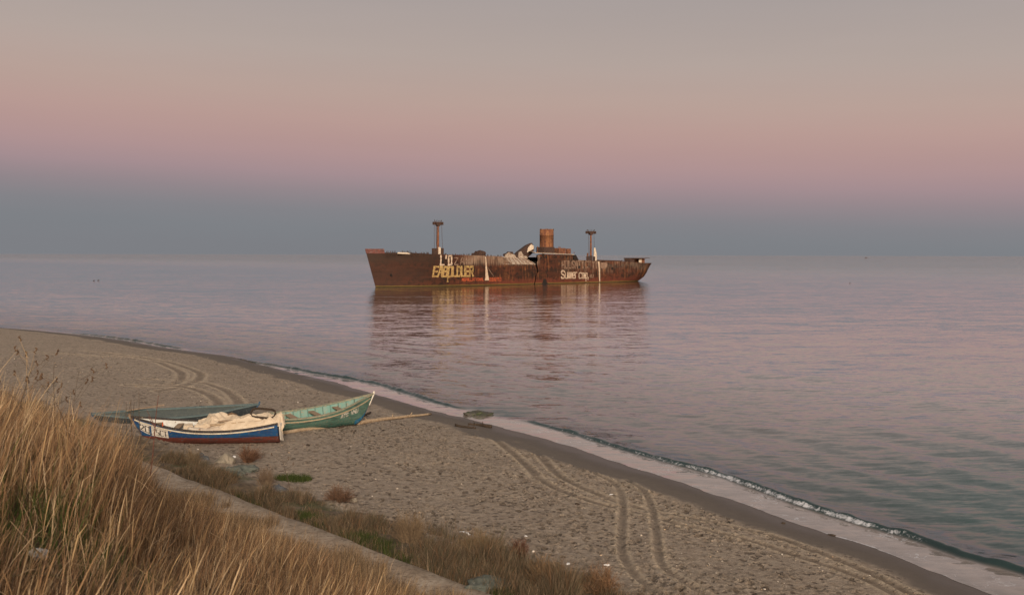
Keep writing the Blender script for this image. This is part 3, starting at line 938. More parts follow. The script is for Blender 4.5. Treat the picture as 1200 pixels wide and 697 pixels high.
# funnel
mb = MB()
fx0, fz1 = ship_at(634.1, 268.4, 0); fx1, _ = ship_at(647.1, 268.4, 0); _, fz0 = ship_at(640, 290.2, 0)
fr_ = (fx1 - fx0) / 2 * .93; fc = (fx0 + fx1) / 2
ring = []
prof = [(fz0 - 1, 1.0), (fz0 + (fz1 - fz0) * .66, .985), (fz0 + (fz1 - fz0) * .665, 1.03), (fz0 + (fz1 - fz0) * .69, 1.03), (fz0 + (fz1 - fz0) * .695, .985), (fz1, .98), (fz1, .9), (fz1 - 2.5, .88)]
rows = []
for z, k in prof:
    rr = []
    for i in range(33):
        an = 2 * PI * i / 32
        zz = z + (.07 * math.sin(i * 7.3) * random.random() if abs(z - fz1) < .01 else 0)
        rr.append((fc + fr_ * k * math.cos(an), fr_ * k * .95 * math.sin(an), zz))
    rows.append(rr)
mb.grid(rows)
t = NT('funnel_rust')
v = t.coord((1, 1, .2)); a1 = t.noise(v, 1.2, 5, .7); a2 = t.noise(t.coord((1, 1, 1)), 1.1, 5, .7)
col = t.mix(t.ramp(a1, [(.4, 0.), (.62, 1.)]), (.13, .05, .028), (.27, .12, .05))
col = t.mix(t.ramp(a2, [(.5, 0.), (.7, 1.)]), col, (.06, .032, .022))
fun = mb.build('funnel', t.done(col, .85, t.bump(a2, .4, .05)), ship, smooth=True)
mb = MB()
for an in (0.2, 3.0, 4.0, 5.2):
    p = Vector((fc + fr_ * math.cos(an), fr_ * math.sin(an), fz1)); mb.tube([p - Vector((0, 0, .5)), p + Vector((0, 0, .2))], .08, 5)
build_each(mb, 'funnel_stay', rust_d, fun)

# masts
def mast(px, pyt, pyb, wtop, wires, name='mast'):
    x0, zt = ship_at(px, pyt, 0); _, zb = ship_at(px, pyb, 0)
    mb = MB(); mb.tube([(x0, 0, zb - 2), (x0, 0, (zb + zt) / 2), (x0, 0, zt)], [.44, .37, .30], 12)
    m = mb.build(name, rust, ship, smooth=False)
    mb = MB()
    mb.box((x0, 0, zt + .1), (wtop, .9, .2))
    mb.add([(x0 - wtop * .36, -.5, zt), (x0 + wtop * .36, -.5, zt), (x0 + .45, -.45, zt - 1.2), (x0 - .45, -.45, zt - 1.2),
            (x0 - wtop * .36, .5, zt), (x0 + wtop * .36, .5, zt), (x0 + .45, .45, zt - 1.2), (x0 - .45, .45, zt - 1.2)],
           [(0, 1, 2, 3), (7, 6, 5, 4), (0, 3, 7, 4), (1, 5, 6, 2), (0, 4, 5, 1), (3, 2, 6, 7)])
    if wires:
        for s_ in (-1, 1):
            mb.box((x0 + s_ * wtop * .47, 0, zt - .3), (.5, .8, .9))
            mb.tube([(x0 + s_ * wtop * .3, 0, zt + .2), (x0 + s_ * wtop * .42, 0, zt + .8)], .1, 5)
    mb.build('crosstree', rust_d, m)
    mb = MB()
    for dx, ext in wires:
        mb.tube([(x0 + dx, -.2, zt - .3), (x0 + dx * 1.05, -.3, (zt + zb) / 2), (x0 + dx * 1.02 + ext, -.4, zb)], .055, 5)
    build_each(mb, 'stay_wire', rust_d, m)
    return m, x0, zt, zb


m1, mx1, mz1, mb1 = mast(513.3, 260.8, 297.5, 3.6, [(-1.7, 0), (-1.0, .2), (-.75, -.2), (1.35, .4)])
m2, mx2, mz2, mb2 = mast(692.4, 271.6, 304.5, 4.8, [(-1.5, .3), (1.5, .3)])
mb = MB(); panel_box(mb, 505.8, 513, 290.9, 299, -1.2, -.2)
mb.build('mast_house', rust_d, ship, bevel=.1)
mb = MB(); panel_box(mb, 513.2, 516.9, 289.6, 299, -1.4, -.9)
mb.build('winch_platform', white_w, ship, bevel=.1)
mb = MB(); panel_box(mb, 516.2, 520.3, 290.8, 299, -1.0, -.3)
mb.build('mast_house', rust_d, ship, bevel=.1)
for p0, p1, pt in ((687.2, 690.6, 300.2), (690.9, 694.6, 299.6), (695, 699, 300.6)):
    mb = MB(); panel_box(mb, p0 - .4, p1, pt, 306, -1.5, -.9)
    mb.build('mast_house', rust_d, ship, bevel=.1)
mb = MB(); x0, z0 = ship_at(697.4, 305, -1); _, z1 = ship_at(697.4, 290.5, -1)
mb.tube([(x0, -1, z0 - 1), (x0, -1, z0 + (z1 - z0) * .5), (x0 - .3, -1, z1)], [.75, .6, .3], 8)
mb.build('derrick_post', white_w, ship)
mb = MB(); x0, z0 = ship_at(688.6, 304, -1); _, z1 = ship_at(688.6, 296.5, -1)
mb.tube([(x0, -1, z0 - 1), (x0, -1, z1)], .3, 8); mb.build('derrick_post', rust, ship)

# deck winches heaped with wreckage
for (pa, pb, pt) in ((556, 567.5, 293.4), (592.5, 599.5, 296.5)):
    mb = MB(); x0, z0 = ship_at(pa, 300, -4); x1, z1 = ship_at(pb, pt, -4)
    for i in range(18):
        f_ = random.random(); hgt = (z1 - z0) * (.45 + .55 * math.sin(PI * f_) * random.uniform(.7, 1))
        mb.box((x0 + (x1 - x0) * f_, -4 + random.uniform(-1, 1), z0 + hgt * .5), (random.uniform(.4, 1.1), random.uniform(.5, 1.3), hgt), rot=Matrix.Rotation(random.uniform(-.25, .25), 3, 'Y'))
    mb.tube([(x0 + .3, -4.6, z0 + .9), (x1 - .3, -4.6, z0 + .9)], .6, 10)
    mb.build('deck_winch', rust_d, ship)
# stern house
mb = MB(); panel_box(mb, 731.5, 743.5, 302.9, 308.6, -5.5, -2.5)
sh_ = mb.build('stern_house', rust_d, ship)
mb = MB(); panel_box(mb, 742.6, 755.5, 303, 308.9, -4.6, -1); mb.build('stern_cabin', rust, sh_)
mb = MB(); panel_box(mb, 748.5, 752, 303.2, 308.6, -4.75, -4.58); mb.build('pale_panel', white_w, sh_)
mb = MB(); panel_box(mb, 730.8, 757.4, 302.2, 303.1, -6.0, -1.5); mb.build('stern_roof', rust_d, sh_)
mb = MB()
xa, za = ship_at(757, 302.2, -2); xb, zb = ship_at(761, 302.3, -2); mb.tube([(xa, -2, za), (xb, -2, zb)], .12, 6)
for px in (730, 728.5): 
    p = P3(px, 307.5, -5); mb.tube([p, P3(px + .3, 304.8, -5)], .15, 6)
build_each(mb, 'boom', rust_d, sh_)
# low rail / coaming after of the deckhouse, and over the forward deck
mb = MB()
for p0, p1, pt, pb in ((699.5, 728.6, 305.0, 305.7),):
    a_ = P3(p0, pt, -7.5); b_ = P3(p1, pt + .9, -7.5); mb.tube([a_, (a_ + b_) / 2, b_], .22, 6)
    for k in range(9):
        c_ = a_.lerp(b_, k / 8); mb.tube([c_, c_ - Vector((0, 0, .9))], .12, 5)
mb.build('hatch_coaming', rust_d, ship)
mb = MB()
for k in range(46):
    px = 452 + k * 3.0 + random.uniform(-1, 1)
    if px > 588: break
    py = np.interp(px, [449, 522, 588], [295.6, 298, 300.3])
    p = P3(px, py + .2, -HB * .93 if px > 480 else -6); mb.tube([p - Vector((0, 0, .5)), p + Vector((random.uniform(-.2, .2), 0, random.uniform(.1, .55)))], .12, 5)
build_each(mb, 'rail_stump', rust_d, ship)
mb = MB(); a_ = P3(466, 296.5, -6.2); b_ = P3(484, 297.2, -6.9); mb.tube([a_, b_], .28, 6); mb.build('pale_railing', white_w, ship)

# dark openings in the plating
mb = MB()
for px, py, r_ in ((458.8, 322.3, .5), (678.5, 313, .55), (717.5, 314.8, .55), (518.6, 306.5, .55)):
    X, Z = ship_at(px, py, -HB)
    for _ in range(6):
        X, Z = ship_at(px, py, side_pt(X, Z, 'f' if px < 628 else 'a'))
    yb = side_pt(X, Z, 'f' if px < 628 else 'a', .12)
    mb.tube([(X, yb, Z), (X, yb + .25, Z)], r_, 10)
build_each(mb, 'hawse_hole', black_v, ship)
mb = MB()
hole = [(634.5, 333.3), (636.2, 330.5), (636.8, 327.5), (638.6, 326.6), (640.2, 328), (640.6, 330.5), (642.4, 332.4), (642, 333)]
pp = [P3(px, py, -HB - .13) for px, py in hole]; mb.add(pp, [tuple(range(8))])
mb.build('torn_opening', black_v, ship, solid=.08)


# painted lettering on the near side
def hull_text(name, strips, mat, part, off=.10):
    mb = MB()
    for q4 in strips:
        mb.add([(u, side_pt(u, z_, part, off), z_) for u, z_ in q4], [(0, 1, 2, 3)])
    return mb.build(name, mat, ship)


def text_px(text, px0, px1, pyt, pyb, th, part, yl=None, **kw):
    Xa, Zt = ship_at(px0, pyt, -HB); Xb, _ = ship_at(px1, pyt, -HB); _, Zb = ship_at((px0 + px1) / 2, pyb, -HB)
    for _ in range(5):
        Xa, _ = ship_at(px0, pyt, side_pt(Xa, Zt, part)); _, Zt = ship_at((px0 + px1) / 2, pyt, side_pt((Xa + Xb) / 2, Zt, part)); _, Zb = ship_at((px0 + px1) / 2, pyb, side_pt((Xa + Xb) / 2, Zb, part))
    return letter_strips(text, Xa, Xb, Zb, Zt, th, **kw)


yel = worn('ochre_paint', (.47, .33, .12), (.22, .12, .05), 1.6, .8, .2, .02, c3=(.08, .04, .025), amt=.75)
cream = worn('cream_paint', (.58, .46, .34), (.36, .25, .17), 1.2, .8, .2, .02, c3=(.12, .06, .035), amt=.45)
faded = worn('faded_paint', (.27, .185, .13), (.13, .07, .045), .9, .85, .2, .02, c3=(.1, .05, .035), amt=.7)
redp = worn('red_paint', (.50, .10, .035), (.28, .065, .03), 1.2, .8, .2, .02, c3=(.08, .04, .03), amt=.3)
hull_text('lettering', text_px('EABOLDUER', 509, 554.2, 312.6, 323.6, .62, 'f', wgap=.28, jit=.04), yel, 'f')
hull_text('lettering', text_px("L'0", 516.5, 529, 299.8, 310.2, .6, 'f', wgap=.3), cream, 'f')
hull_text('lettering', text_px('ZAH', 532, 551, 302, 310, .32, 'f', wgap=.6), faded, 'f')
hull_text('lettering', text_px('MEPALLATIONAL', 541.5, 566.5, 325.8, 329.2, .17, 'f', wgap=.45), redp, 'f')
hull_text('lettering', text_px('SUBARTE0', 573, 587, 325.4, 329.2, .17, 'f', wgap=.45), redp, 'f')
hull_text('lettering', text_px('HOLSATIC', 658.5, 688, 305.8, 314, .5, 'a', wgap=.5, jit=.03), faded, 'a')
hull_text('lettering', text_px('TI', 694, 700, 307, 314, .5, 'a', wgap=.9), faded, 'a')
hull_text('lettering', text_px('S', 657.8, 661.3, 317.3, 326, .5, 'a'), cream, 'a')
hull_text('lettering', text_px('ummer', 662.3, 676.2, 314.8, 325.9, .36, 'a', wgap=.3), cream, 'a')
hull_text('lettering', text_px('C', 678.3, 681.3, 319.6, 326, .42, 'a'), cream, 'a')
hull_text('lettering', text_px('omp,', 682.2, 690.2, 315.8, 326, .36, 'a', wgap=.3), cream, 'a')
hull_text('lettering', text_px('eu', 691.2, 695, 319.6, 325, .34, 'a', wgap=.3), faded, 'a')


# pale paint runs and smears
def smear(name, poly, mat, part):
    mb = MB()
    rows = []
    for (px0, px1, py) in poly:
        r = []
        for f_ in (0, .5, 1):
            px = px0 + (px1 - px0) * f_
            X, Z = ship_at(px, py, -HB)
            for _ in range(5): X, Z = ship_at(px, py, side_pt(X, Z, part))
            r.append((X, side_pt(X, Z, part, .085), Z))
        rows.append(r)
    mb.grid(rows); return mb.build(name, mat, ship)


smear('paint_run', [(568.3, 569.3, 301), (568.6, 570, 306), (568.7, 570.3, 311), (568.8, 570.8, 315), (568.8, 571.6, 320), (568.6, 572.4, 325), (568.0, 573, 328.5)], cream, 'f')
smear('paint_run', [(571, 571.4, 313), (574, 574.7, 318), (578.2, 578.8, 323.8)], faded, 'f')
smear('paint_run', [(523.6, 525.2, 312), (523.8, 525.4, 318), (524, 525.2, 324), (524, 524.8, 328), (523.4, 525.6, 330.5)], yel, 'f')
smear('paint_run', [(700.3, 702.2, 306.4), (701, 703, 312), (701.5, 703.1, 318), (701.6, 703.2, 324), (702.2, 703, 330)], cream, 'a')
smear('paint_patch', [(703.5, 710, 307.6), (703.4, 711.8, 310), (703.6, 711, 313), (705.5, 709, 315)], faded, 'a')

# ------------------------------------------------------------------ perched and floating birds
birdm = worn('dark_feathers', (.03, .026, .024), (.055, .045, .04), 8, .7, .2, .01)
def bird_mesh(stand):
    mb = MB()
    if stand:
        mb.tube([(-.34, 0, .16), (-.2, 0, .26), (-.02, 0, .38), (.1, 0, .5), (.14, 0, .6), (.13, 0, .72), (.17, 0, .8), (.24, 0, .81), (.36, 0, .78)],
                [.03, .09, .13, .11, .06, .045, .06, .04, .01], 8)
        for s_ in (-1, 1): mb.tube([(-.02, s_ * .05, .28), (0, s_ * .05, .0)], [.03, .015], 5)
    else:
        mb.tube([(-.4, 0, .16), (-.25, 0, .1), (0, 0, .08), (.2, 0, .1), (.27, 0, .2), (.28, 0, .32), (.34, 0, .36), (.46, 0, .34)], [.02, .13, .18, .13, .06, .055, .06, .012], 8)
        mb.tube([(-.3, .12, .16), (0, .17, .14), (.15, .12, .14)], [.02, .05, .02], 6); mb.tube([(-.3, -.12, .16), (0, -.17, .14), (.15, -.12, .14)], [.02, .05, .02], 6)
    return mb.mesh('bird', True)


bst, bfl = bird_mesh(True), bird_mesh(False)
bst.materials.append(birdm); bfl.materials.append(birdm)
def ship_world(X, Y, Z): p = SHIP_O + SX * X + SY * Y; return (p[0], p[1], Z)
def put_bird(loc, me, label, group, sc=1.0):
    o = bpy.data.objects.new('bird', me); COL.objects.link(o); o.location = loc; o.scale = (sc,) * 3
    o.rotation_euler = (0, 0, random.uniform(0, 2 * PI)); return tag(o, label, 'bird', group)


for k in range(5):
    put_bird(ship_world(mx1 - 1.3 + k * .68, 0, mz1 + .27), bst, 'small dark bird perched on the crosstree of the forward mast', 'birds on the forward mast', .7)
for k in range(6):
    put_bird(ship_world(mx2 - 2.1 + k * .84, 0, mz2 + .27), bst, 'small dark bird perched on the crosstree of the after mast', 'birds on the after mast', .7)
for k in range(34):
    px = random.uniform(460, 588)
    if 503 < px < 523 or 555 < px < 569: continue
    py = float(np.interp(px, [449, 483, 506, 522.4, 555.6, 588], [295.9, 297, 297.6, 298.2, 299.2, 300.6]))
    yl = -HB + .5
    X, Z = ship_at(px, py, yl)
    for _ in range(5):
        yl = side_pt(X, Z - .3) + .5; X, Z = ship_at(px, py, yl)
    Zt = float(np.interp(X, top_f[:, 0], top_f[:, 1])) - .27
    put_bird(ship_world(X, yl, Zt), bst, 'small dark bird resting along the forward deck edge of the wreck', 'birds along the forward deck')
for px, py, lab, g in ((426.5, 310, 'lone dark bird floating just off the bow of the wreck', None),
                       (110, 329, 'dark bird of a close pair floating far out, the outer one', None), (115.3, 328.6, 'dark bird of a close pair floating far out, the one nearer the wreck', None),
                       (923, 316, 'dark bird floating alone far astern of the wreck', None), (996, 332, 'dark bird floating by itself on the pale open water', None), (403.5, 297.9, 'dark speck of a bird on the horizon off the bow', None)):
    p = at(px, max(py, 306), 0); put_bird((p[0], p[1], .0), bfl, lab, g, .9)
# a boat on the horizon
p = at(1015, 300.9, 0); p = p * (4200 / p[1])
mb = MB(); mb.tube([(-5, 0, 1.0), (-3, 0, .7), (2, 0, .7), (6, 0, 1.6)], [.4, 1.2, 1.3, .2], 8); hb = mb
db = empty('distant_boat', (p[0], p[1], 0)); tag(db, 'tiny dark boat on the horizon far to seaward', 'boat')
mb.build('hull', rust_d, db); MB().box((-1, 0, 2.4), (2.4, 1.6, 1.8)).build('cabin', rust_d, db)


# ------------------------------------------------------------------ wooden boats
def boat_profile(L, B, D, sheer_b, sheer_s, transom, u):
    """u 0 stern .. 1 bow -> half beam at gunwale, gunwale height, keel height"""
    t_ = np.clip((1 - u) / .5, 0, 1); fb = np.sin(t_ * PI / 2) ** .85
    t2 = np.clip(u / .42, 0, 1); fs = (transom + (1 - transom) * np.sin(t2 * PI / 2)) if transom else np.sin(t2 * PI / 2) ** .8
    hb = B / 2 * fb * fs
    zg = D + sheer_b * np.clip((u - .4) / .6, 0, 1) ** 2.2 + sheer_s * np.clip((.45 - u) / .45, 0, 1) ** 2
    zk = .62 * (D + sheer_b) * np.clip((u - .86) / .14, 0, 1) ** 2.6 + (0 if transom else .5 * (D + sheer_s) * np.clip((.12 - u) / .12, 0, 1) ** 2.4)
    return hb, zg, zk


def make_boat(name, loc, heading, heel, trim, spec, mats, label, thwarts=(), ribs=0, deck=None):
    L, B, D, sb, s_s, tr = spec
    root = empty(name, loc, (0, 0, heading)); tag(root, label, 'boat')
    R3 = Matrix.Rotation(trim, 3, 'Y') @ Matrix.Rotation(heel, 3, 'X')
    nu, nv = 49, 12
    us = np.linspace(0, 1, nu)
    hb, zg, zk = boat_profile(L, B, D, sb, s_s, tr, us)
    rake = lambda u, f_: .28 * f_ * max(0, (u - .9) / .1) - (.0 if tr else .25 * f_ * max(0, (.1 - u) / .1))

    def surf(u, f_, sgn, inset=0.0, lift=0.0):
        h_, g_, k_ = (float(np.interp(u, us, arr)) for arr in (hb, zg, zk))
        y = sgn * max(h_ * math.sin(min(1, f_ * 1.0) * PI / 2) ** .45 * (.84 + .16 * f_) - inset, 0.0 if inset else .012 * (f_ > 0))
        z = k_ + (g_ - k_) * (f_ ** 1.15) + lift
        return R3 @ Vector(((u - .5) * L + rake(u, f_), y, z))

    fs = np.linspace(0, 1, nv)
    mb = MB()
    for s_ in (1, -1):
        mb.grid([[surf(u, f_, s_) for u in us] for f_ in fs], flip=(s_ < 0))
    if tr:
        mb.add([surf(0, f_, -1) for f_ in fs] + [surf(0, f_, 1) for f_ in fs[::-1]], [tuple(range(2 * nv))])
    hull = mb.build('hull', mats['out'], root, smooth=True)
    mm = hull.modifiers.new('es', 'EDGE_SPLIT'); mm.split_angle = math.radians(50)
    mb = MB()
    ui = us[1:-1]
    for s_ in (1, -1):
        mb.grid([[surf(u, f_, s_, .035, .035 * (1 - f_)) for u in ui] for f_ in fs], flip=(s_ > 0))
    if tr: mb.add([surf(ui[0], f_, -1, .035) for f_ in fs] + [surf(ui[0], f_, 1, .035) for f_ in fs[::-1]], [tuple(range(2 * nv))])
    mb.build('lining', mats['in'], root, smooth=True)
    mb = MB()
    for s_ in (1, -1):   # gunwale as a squared rail
        rail = []
        for u in us:
            p0 = surf(u, 1, s_); p1 = surf(u, 1, s_, .075); o_ = R3 @ Vector((0, s_ * .03, 0)); uz = R3 @ Vector((0, 0, .035))
            rail.append([p0 + o_ - uz, p0 + o_ + uz, p1 + uz, p1 - uz, p0 + o_ - uz])
        mb.grid(rail)
    mb.build('gunwale', mats['rail'], root)
    if 'strake' in mats:
        for s_ in (1, -1):
            mb = MB(); rail = []
            for u in us[1:-1]:
                p0 = surf(u, mats['sf'], s_); o_ = R3 @ Vector((0, s_ * .035, 0)); uz = R3 @ Vector((0, 0, .028))
                rail.append([p0 - uz, p0 + o_ - uz, p0 + o_ + uz, p0 + uz])
            mb.grid(rail); mb.build('rub_strake', mats['strake'], root)
    for u, wd in thwarts:
        mb = MB()
        a_ = surf(u, .84, 1, .02); b_ = surf(u, .84, -1, .02); dx = R3 @ Vector((wd / 2, 0, 0)); uz = R3 @ Vector((0, 0, .022))
        c_ = [a_ - dx - uz, a_ + dx - uz, b_ + dx - uz, b_ - dx - uz, a_ - dx + uz, a_ + dx + uz, b_ + dx + uz, b_ - dx + uz]
        mb.add(c_, [(3, 2, 1, 0), (4, 5, 6, 7), (0, 1, 5, 4), (1, 2, 6, 5), (2, 3, 7, 6), (3, 0, 4, 7)])
        mb.build('thwart', mats['wood'], root)
    if ribs:
        mb = MB()
        for k in range(ribs):
            u = .1 + .8 * k / (ribs - 1)
            for s_ in (1, -1):
                mb.tube([surf(u, f_, s_, .055, .02) for f_ in (.12, .35, .6, .8, .97)], .028, 5)
        mb.build('ribs', mats['rib'], root)
    # stem post
    mb = MB(); mb.tube([surf(1, f_, 1) + R3 @ Vector((.02, 0, .0)) for f_ in (.0, .25, .5, .75, 1.0)] + [surf(1, 1, 1) + R3 @ Vector((.05, 0, .13))], [.05, .05, .05, .055, .06, .05], 6)
    mb.build('stem_post', mats['stem'], root)
    if not tr:
        mb = MB(); mb.tube([surf(0, f_, 1) for f_ in (.0, .25, .5, .75, 1.0)] + [surf(0, 1, 1) + R3 @ Vector((-.03, 0, .08))], .05, 6)
        mb.build('stern_post', mats['stem'], root)
    if deck:
        mb = MB()
        u0, u1 = deck
        uu = np.linspace(u0, u1, 14)
        mb.grid([[surf(u, .9, s_, .03) for u in uu] for s_ in (1, .5, 0, -.5, -1)])
        mb.build('foredeck', mats['in'], root, solid=.03)
    return root, surf, R3


def two_tone(name, top, low, zc, chip, tilt=0.0, mid=None):
    t = NT(name); v = t.coord(); x_, y_, z_ = t.sep(v)
    a = t.noise(t.coord((.6, .6, 3)), 2.2, 6, .7); b = t.noise(v, 9, 5, .75); c = t.noise(t.coord((.5, .5, 7)), 2.5, 4, .6)
    zz = t.math('SUBTRACT', z_, t.math('MULTIPLY', x_, tilt))
    f_ = t.sstep(t.math('ADD', zz, t.math('MULTIPLY', t.math('SUBTRACT', a, .5), .04)), zc - .012, zc + .012)
    tp = t.mix(t.ramp(a, [(.38, 0.), (.66, 1.)]), top[0], top[1])
    lw = t.mix(t.ramp(a, [(.38, 0.), (.66, 1.)]), low[0], low[1])
    col = t.mix(f_, lw, tp)
    col = t.mix(t.math('MULTIPLY', t.ramp(b, [(.55, 0.), (.62, 1.)]), .7), col, chip)
    col = t.mix(t.math('MULTIPLY', t.ramp(c, [(.54, 0.), (.58, 1.)]), .55), col, (.025, .028, .026))
    return t.done(col, .62, t.bump(t.math('ADD', c, b), .35, .012))


wood_grey = worn('grey_wood', (.30, .215, .14), (.15, .10, .065), 4, .85, .5, .01, c3=(.42, .33, .23), amt=.4, stretch=(.3, 3, 3))
wood_dark = worn('dark_wood', (.06, .04, .026), (.03, .022, .016), 5, .9, .6, .015, c3=(.10, .07, .05), amt=.3)
wood_pale = worn('pale_driftwood', (.42, .32, .21), (.26, .18, .11), 4, .9, .6, .012, c3=(.12, .08, .05), amt=.35)
white_p = worn('chipped_white', (.66, .62, .54), (.5, .44, .36), 3, .7, .3, .008, c3=(.2, .13, .08), amt=.3)

# blue boat
gz = ground(-14.7, 47.2)
blue_m = {'out': two_tone('blue_and_oxide_paint', ((.010, .045, .145), (.012, .085, .19)), ((.15, .038, .024), (.10, .030, .022)), .40, (.10, .09, .085)),
          'in': worn('dirty_white_lining', (.60, .60, .56), (.44, .43, .38), 2.5, .7, .3, .01, c3=(.2, .13, .09), amt=.35),
          'rail': worn('black_rail', (.025, .022, .022), (.05, .042, .036), 5, .75, .3, .01, c3=(.2, .15, .1), amt=.35),
          'strake': worn('cream_strake', (.62, .56, .42), (.42, .34, .24), 4, .8, .3, .01, c3=(.1, .07, .05), amt=.3), 'sf': .9,
          'wood': wood_grey, 'rib': white_p, 'stem': wood_grey}
blue, bsurf, BR = make_boat('wooden_boat', (-14.25, 46.55, gz - .06), PI + .06, math.radians(-5), 0.0, (6.6, 2.0, .80, .50, .26, .6), blue_m,
                            'blue and white wooden boat with oxide red bottom, loaded with a pale tarp', thwarts=((.72, .28), (.86, .3)), ribs=0, deck=None)

# green boat
gz = ground(-10.5, 51.8)
green_m = {'out': two_tone('green_and_turquoise_paint', ((.06, .135, .105), (.10, .175, .135)), ((.04, .11, .085), (.055, .14, .11)), .3, (.2, .17, .12)),
           'in': worn('turquoise_lining', (.13, .28, .235), (.22, .30, .25), 2.6, .7, .3, .01, c3=(.30, .22, .14), amt=.55),
           'rail': worn('green_rail', (.30, .26, .18), (.10, .15, .115), 5, .75, .3, .01, c3=(.34, .25, .16), amt=.55),
           'strake': worn('sandy_strake', (.42, .33, .21), (.26, .2, .13), 4, .8, .3, .01, c3=(.14, .2, .16), amt=.3), 'sf': .84,
           'wood': wood_grey, 'rib': worn('turquoise_rib', (.15, .28, .24), (.07, .10, .08), 4, .8, .3, .01), 'stem': white_p}
hd = math.radians(36)
green, gsurf, GR = make_boat('wooden_boat', (-10.62, 51.35, gz - .10), hd, math.radians(4.5), math.radians(-1.0), (7.1, 1.9, .92, .66, .2, 0), green_m,
                             'turquoise green double-ended wooden boat with open ribbed interior and white stem', thwarts=((.40, .34), (.58, .32), (.76, .30)), ribs=15)
# blue lower bow paint of the green boat and its worn white registration
mb = MB()
for q4 in letter_strips('ATS VNU', 1.55, 2.65, .62, .78, .03, wgap=.35):
    pts = []
    for u_, z_ in q4:
        uu = u_ / 6.9 + .5; f_ = np.clip((z_ + .06 * 0) / 1.02, 0, .82)
        pts.append(gsurf(uu, f_, -1, -.012))
    mb.add(pts, [(0, 1, 2, 3)])
mb.build('lettering', white_p, green)
mb = MB()
uu = np.linspace(.87, .985, 10)
mb.grid([[gsurf(u, f_, -1, -.006) for u in uu] for f_ in (.03, .1, .2, .28)])
mb.build('painted_forefoot', worn('blue_forefoot', (.015, .14, .27), (.02, .1, .17), 4, .7, .3, .01, c3=(.25, .3, .26), amt=.3), green)

# third boat behind
gz = ground(-17.9, 52.6)
teal_m = {'out': worn('slate_paint', (.035, .045, .05), (.02, .025, .028), 3, .8, .3, .01, c3=(.1, .11, .1), amt=.3),
          'in': worn('slate_green_deck', (.105, .12, .105), (.07, .085, .08), 2.5, .75, .3, .01, c3=(.2, .19, .15), amt=.3),
          'rail': worn('slate_rail', (.11, .15, .145), (.07, .1, .11), 4, .75, .3, .01, c3=(.2, .2, .17), amt=.3),
          'wood': wood_grey, 'rib': wood_grey, 'stem': worn('blue_stem', (.03, .08, .15), (.05, .09, .12), 4, .7)}
third, tsurf, TR_ = make_boat('wooden_boat', (-17.85, 52.75, gz - .22), math.atan2(2.4, 7.35), math.radians(9), 0, (7.9, 1.7, .62, .3, .16, 0), teal_m,
                              'slate green boat with dark sides lying low behind the blue and white one', deck=(.04, .93))

# number plates on the blue boat's bow (near side)
mb1_, mb2_ = MB(), MB()
def bow_pt(u, f_, off): return bsurf(u, f_, 1, -off)
# which side of the blue boat faces the camera
side = 1 if (Matrix.Rotation(PI + .06, 3, 'Z') @ Vector((0, 1, 0))).y < 0 else -1
def plate(u0, u1, f0, f1, text, th):
    mb = MB(); uu = np.linspace(u0, u1, 7)
    mb.grid([[bsurf(u, f_, side, -.022) for u in uu] for f_ in (f0, (f0 + f1) / 2, f1)])
    pl_ = mb.build('number_plate', white_p, blue, solid=.012)
    mb = MB()
    for q4 in letter_strips(text, 0, 1, 0, 1, th, wgap=.35):
        pts = []
        for a_, z_ in q4:
            uq = u0 + (u1 - u0) * (.07 + .86 * a_); fq = f0 + (f1 - f0) * (.16 + .68 * z_)
            pts.append(bsurf(uq, fq, side, -.034))
        mb.add(pts, [(0, 1, 2, 3)])
    mb.build('lettering', blue_m['rail'], pl_)
plate(.955, .895, .50, .86, '20', .13)
plate(.880, .755, .48, .86, '75CT', .07)

# transom cloth flap / white stern board of the blue boat
mb = MB()
sb = [bsurf(0, f_, side, -.03) for f_ in (.25, .5, .75, 1.0)]
ob = [bsurf(0, f_, side, .22) for f_ in (.1, .4, .7, 1.0)]
dxx = BR @ Vector((-.10, 0, 0))
mb.grid([[p + dxx for p in sb], [p + dxx * 1.6 for p in ob]])
mb.build('stern_board', white_p, blue, solid=.05)


# tarpaulin heaped over the after half of the blue boat
def blue_w(u, f_, y, z):   # world point from a boat-relative place
    h_ = bsurf(u, 1, side); l = bsurf(u, 1, -side)
    p = l.lerp(h_, y); M_ = Matrix.Translation(blue.location) @ Matrix.Rotation(PI + .06, 4, 'Z')
    return M_ @ (p + Vector((0, 0, z)))


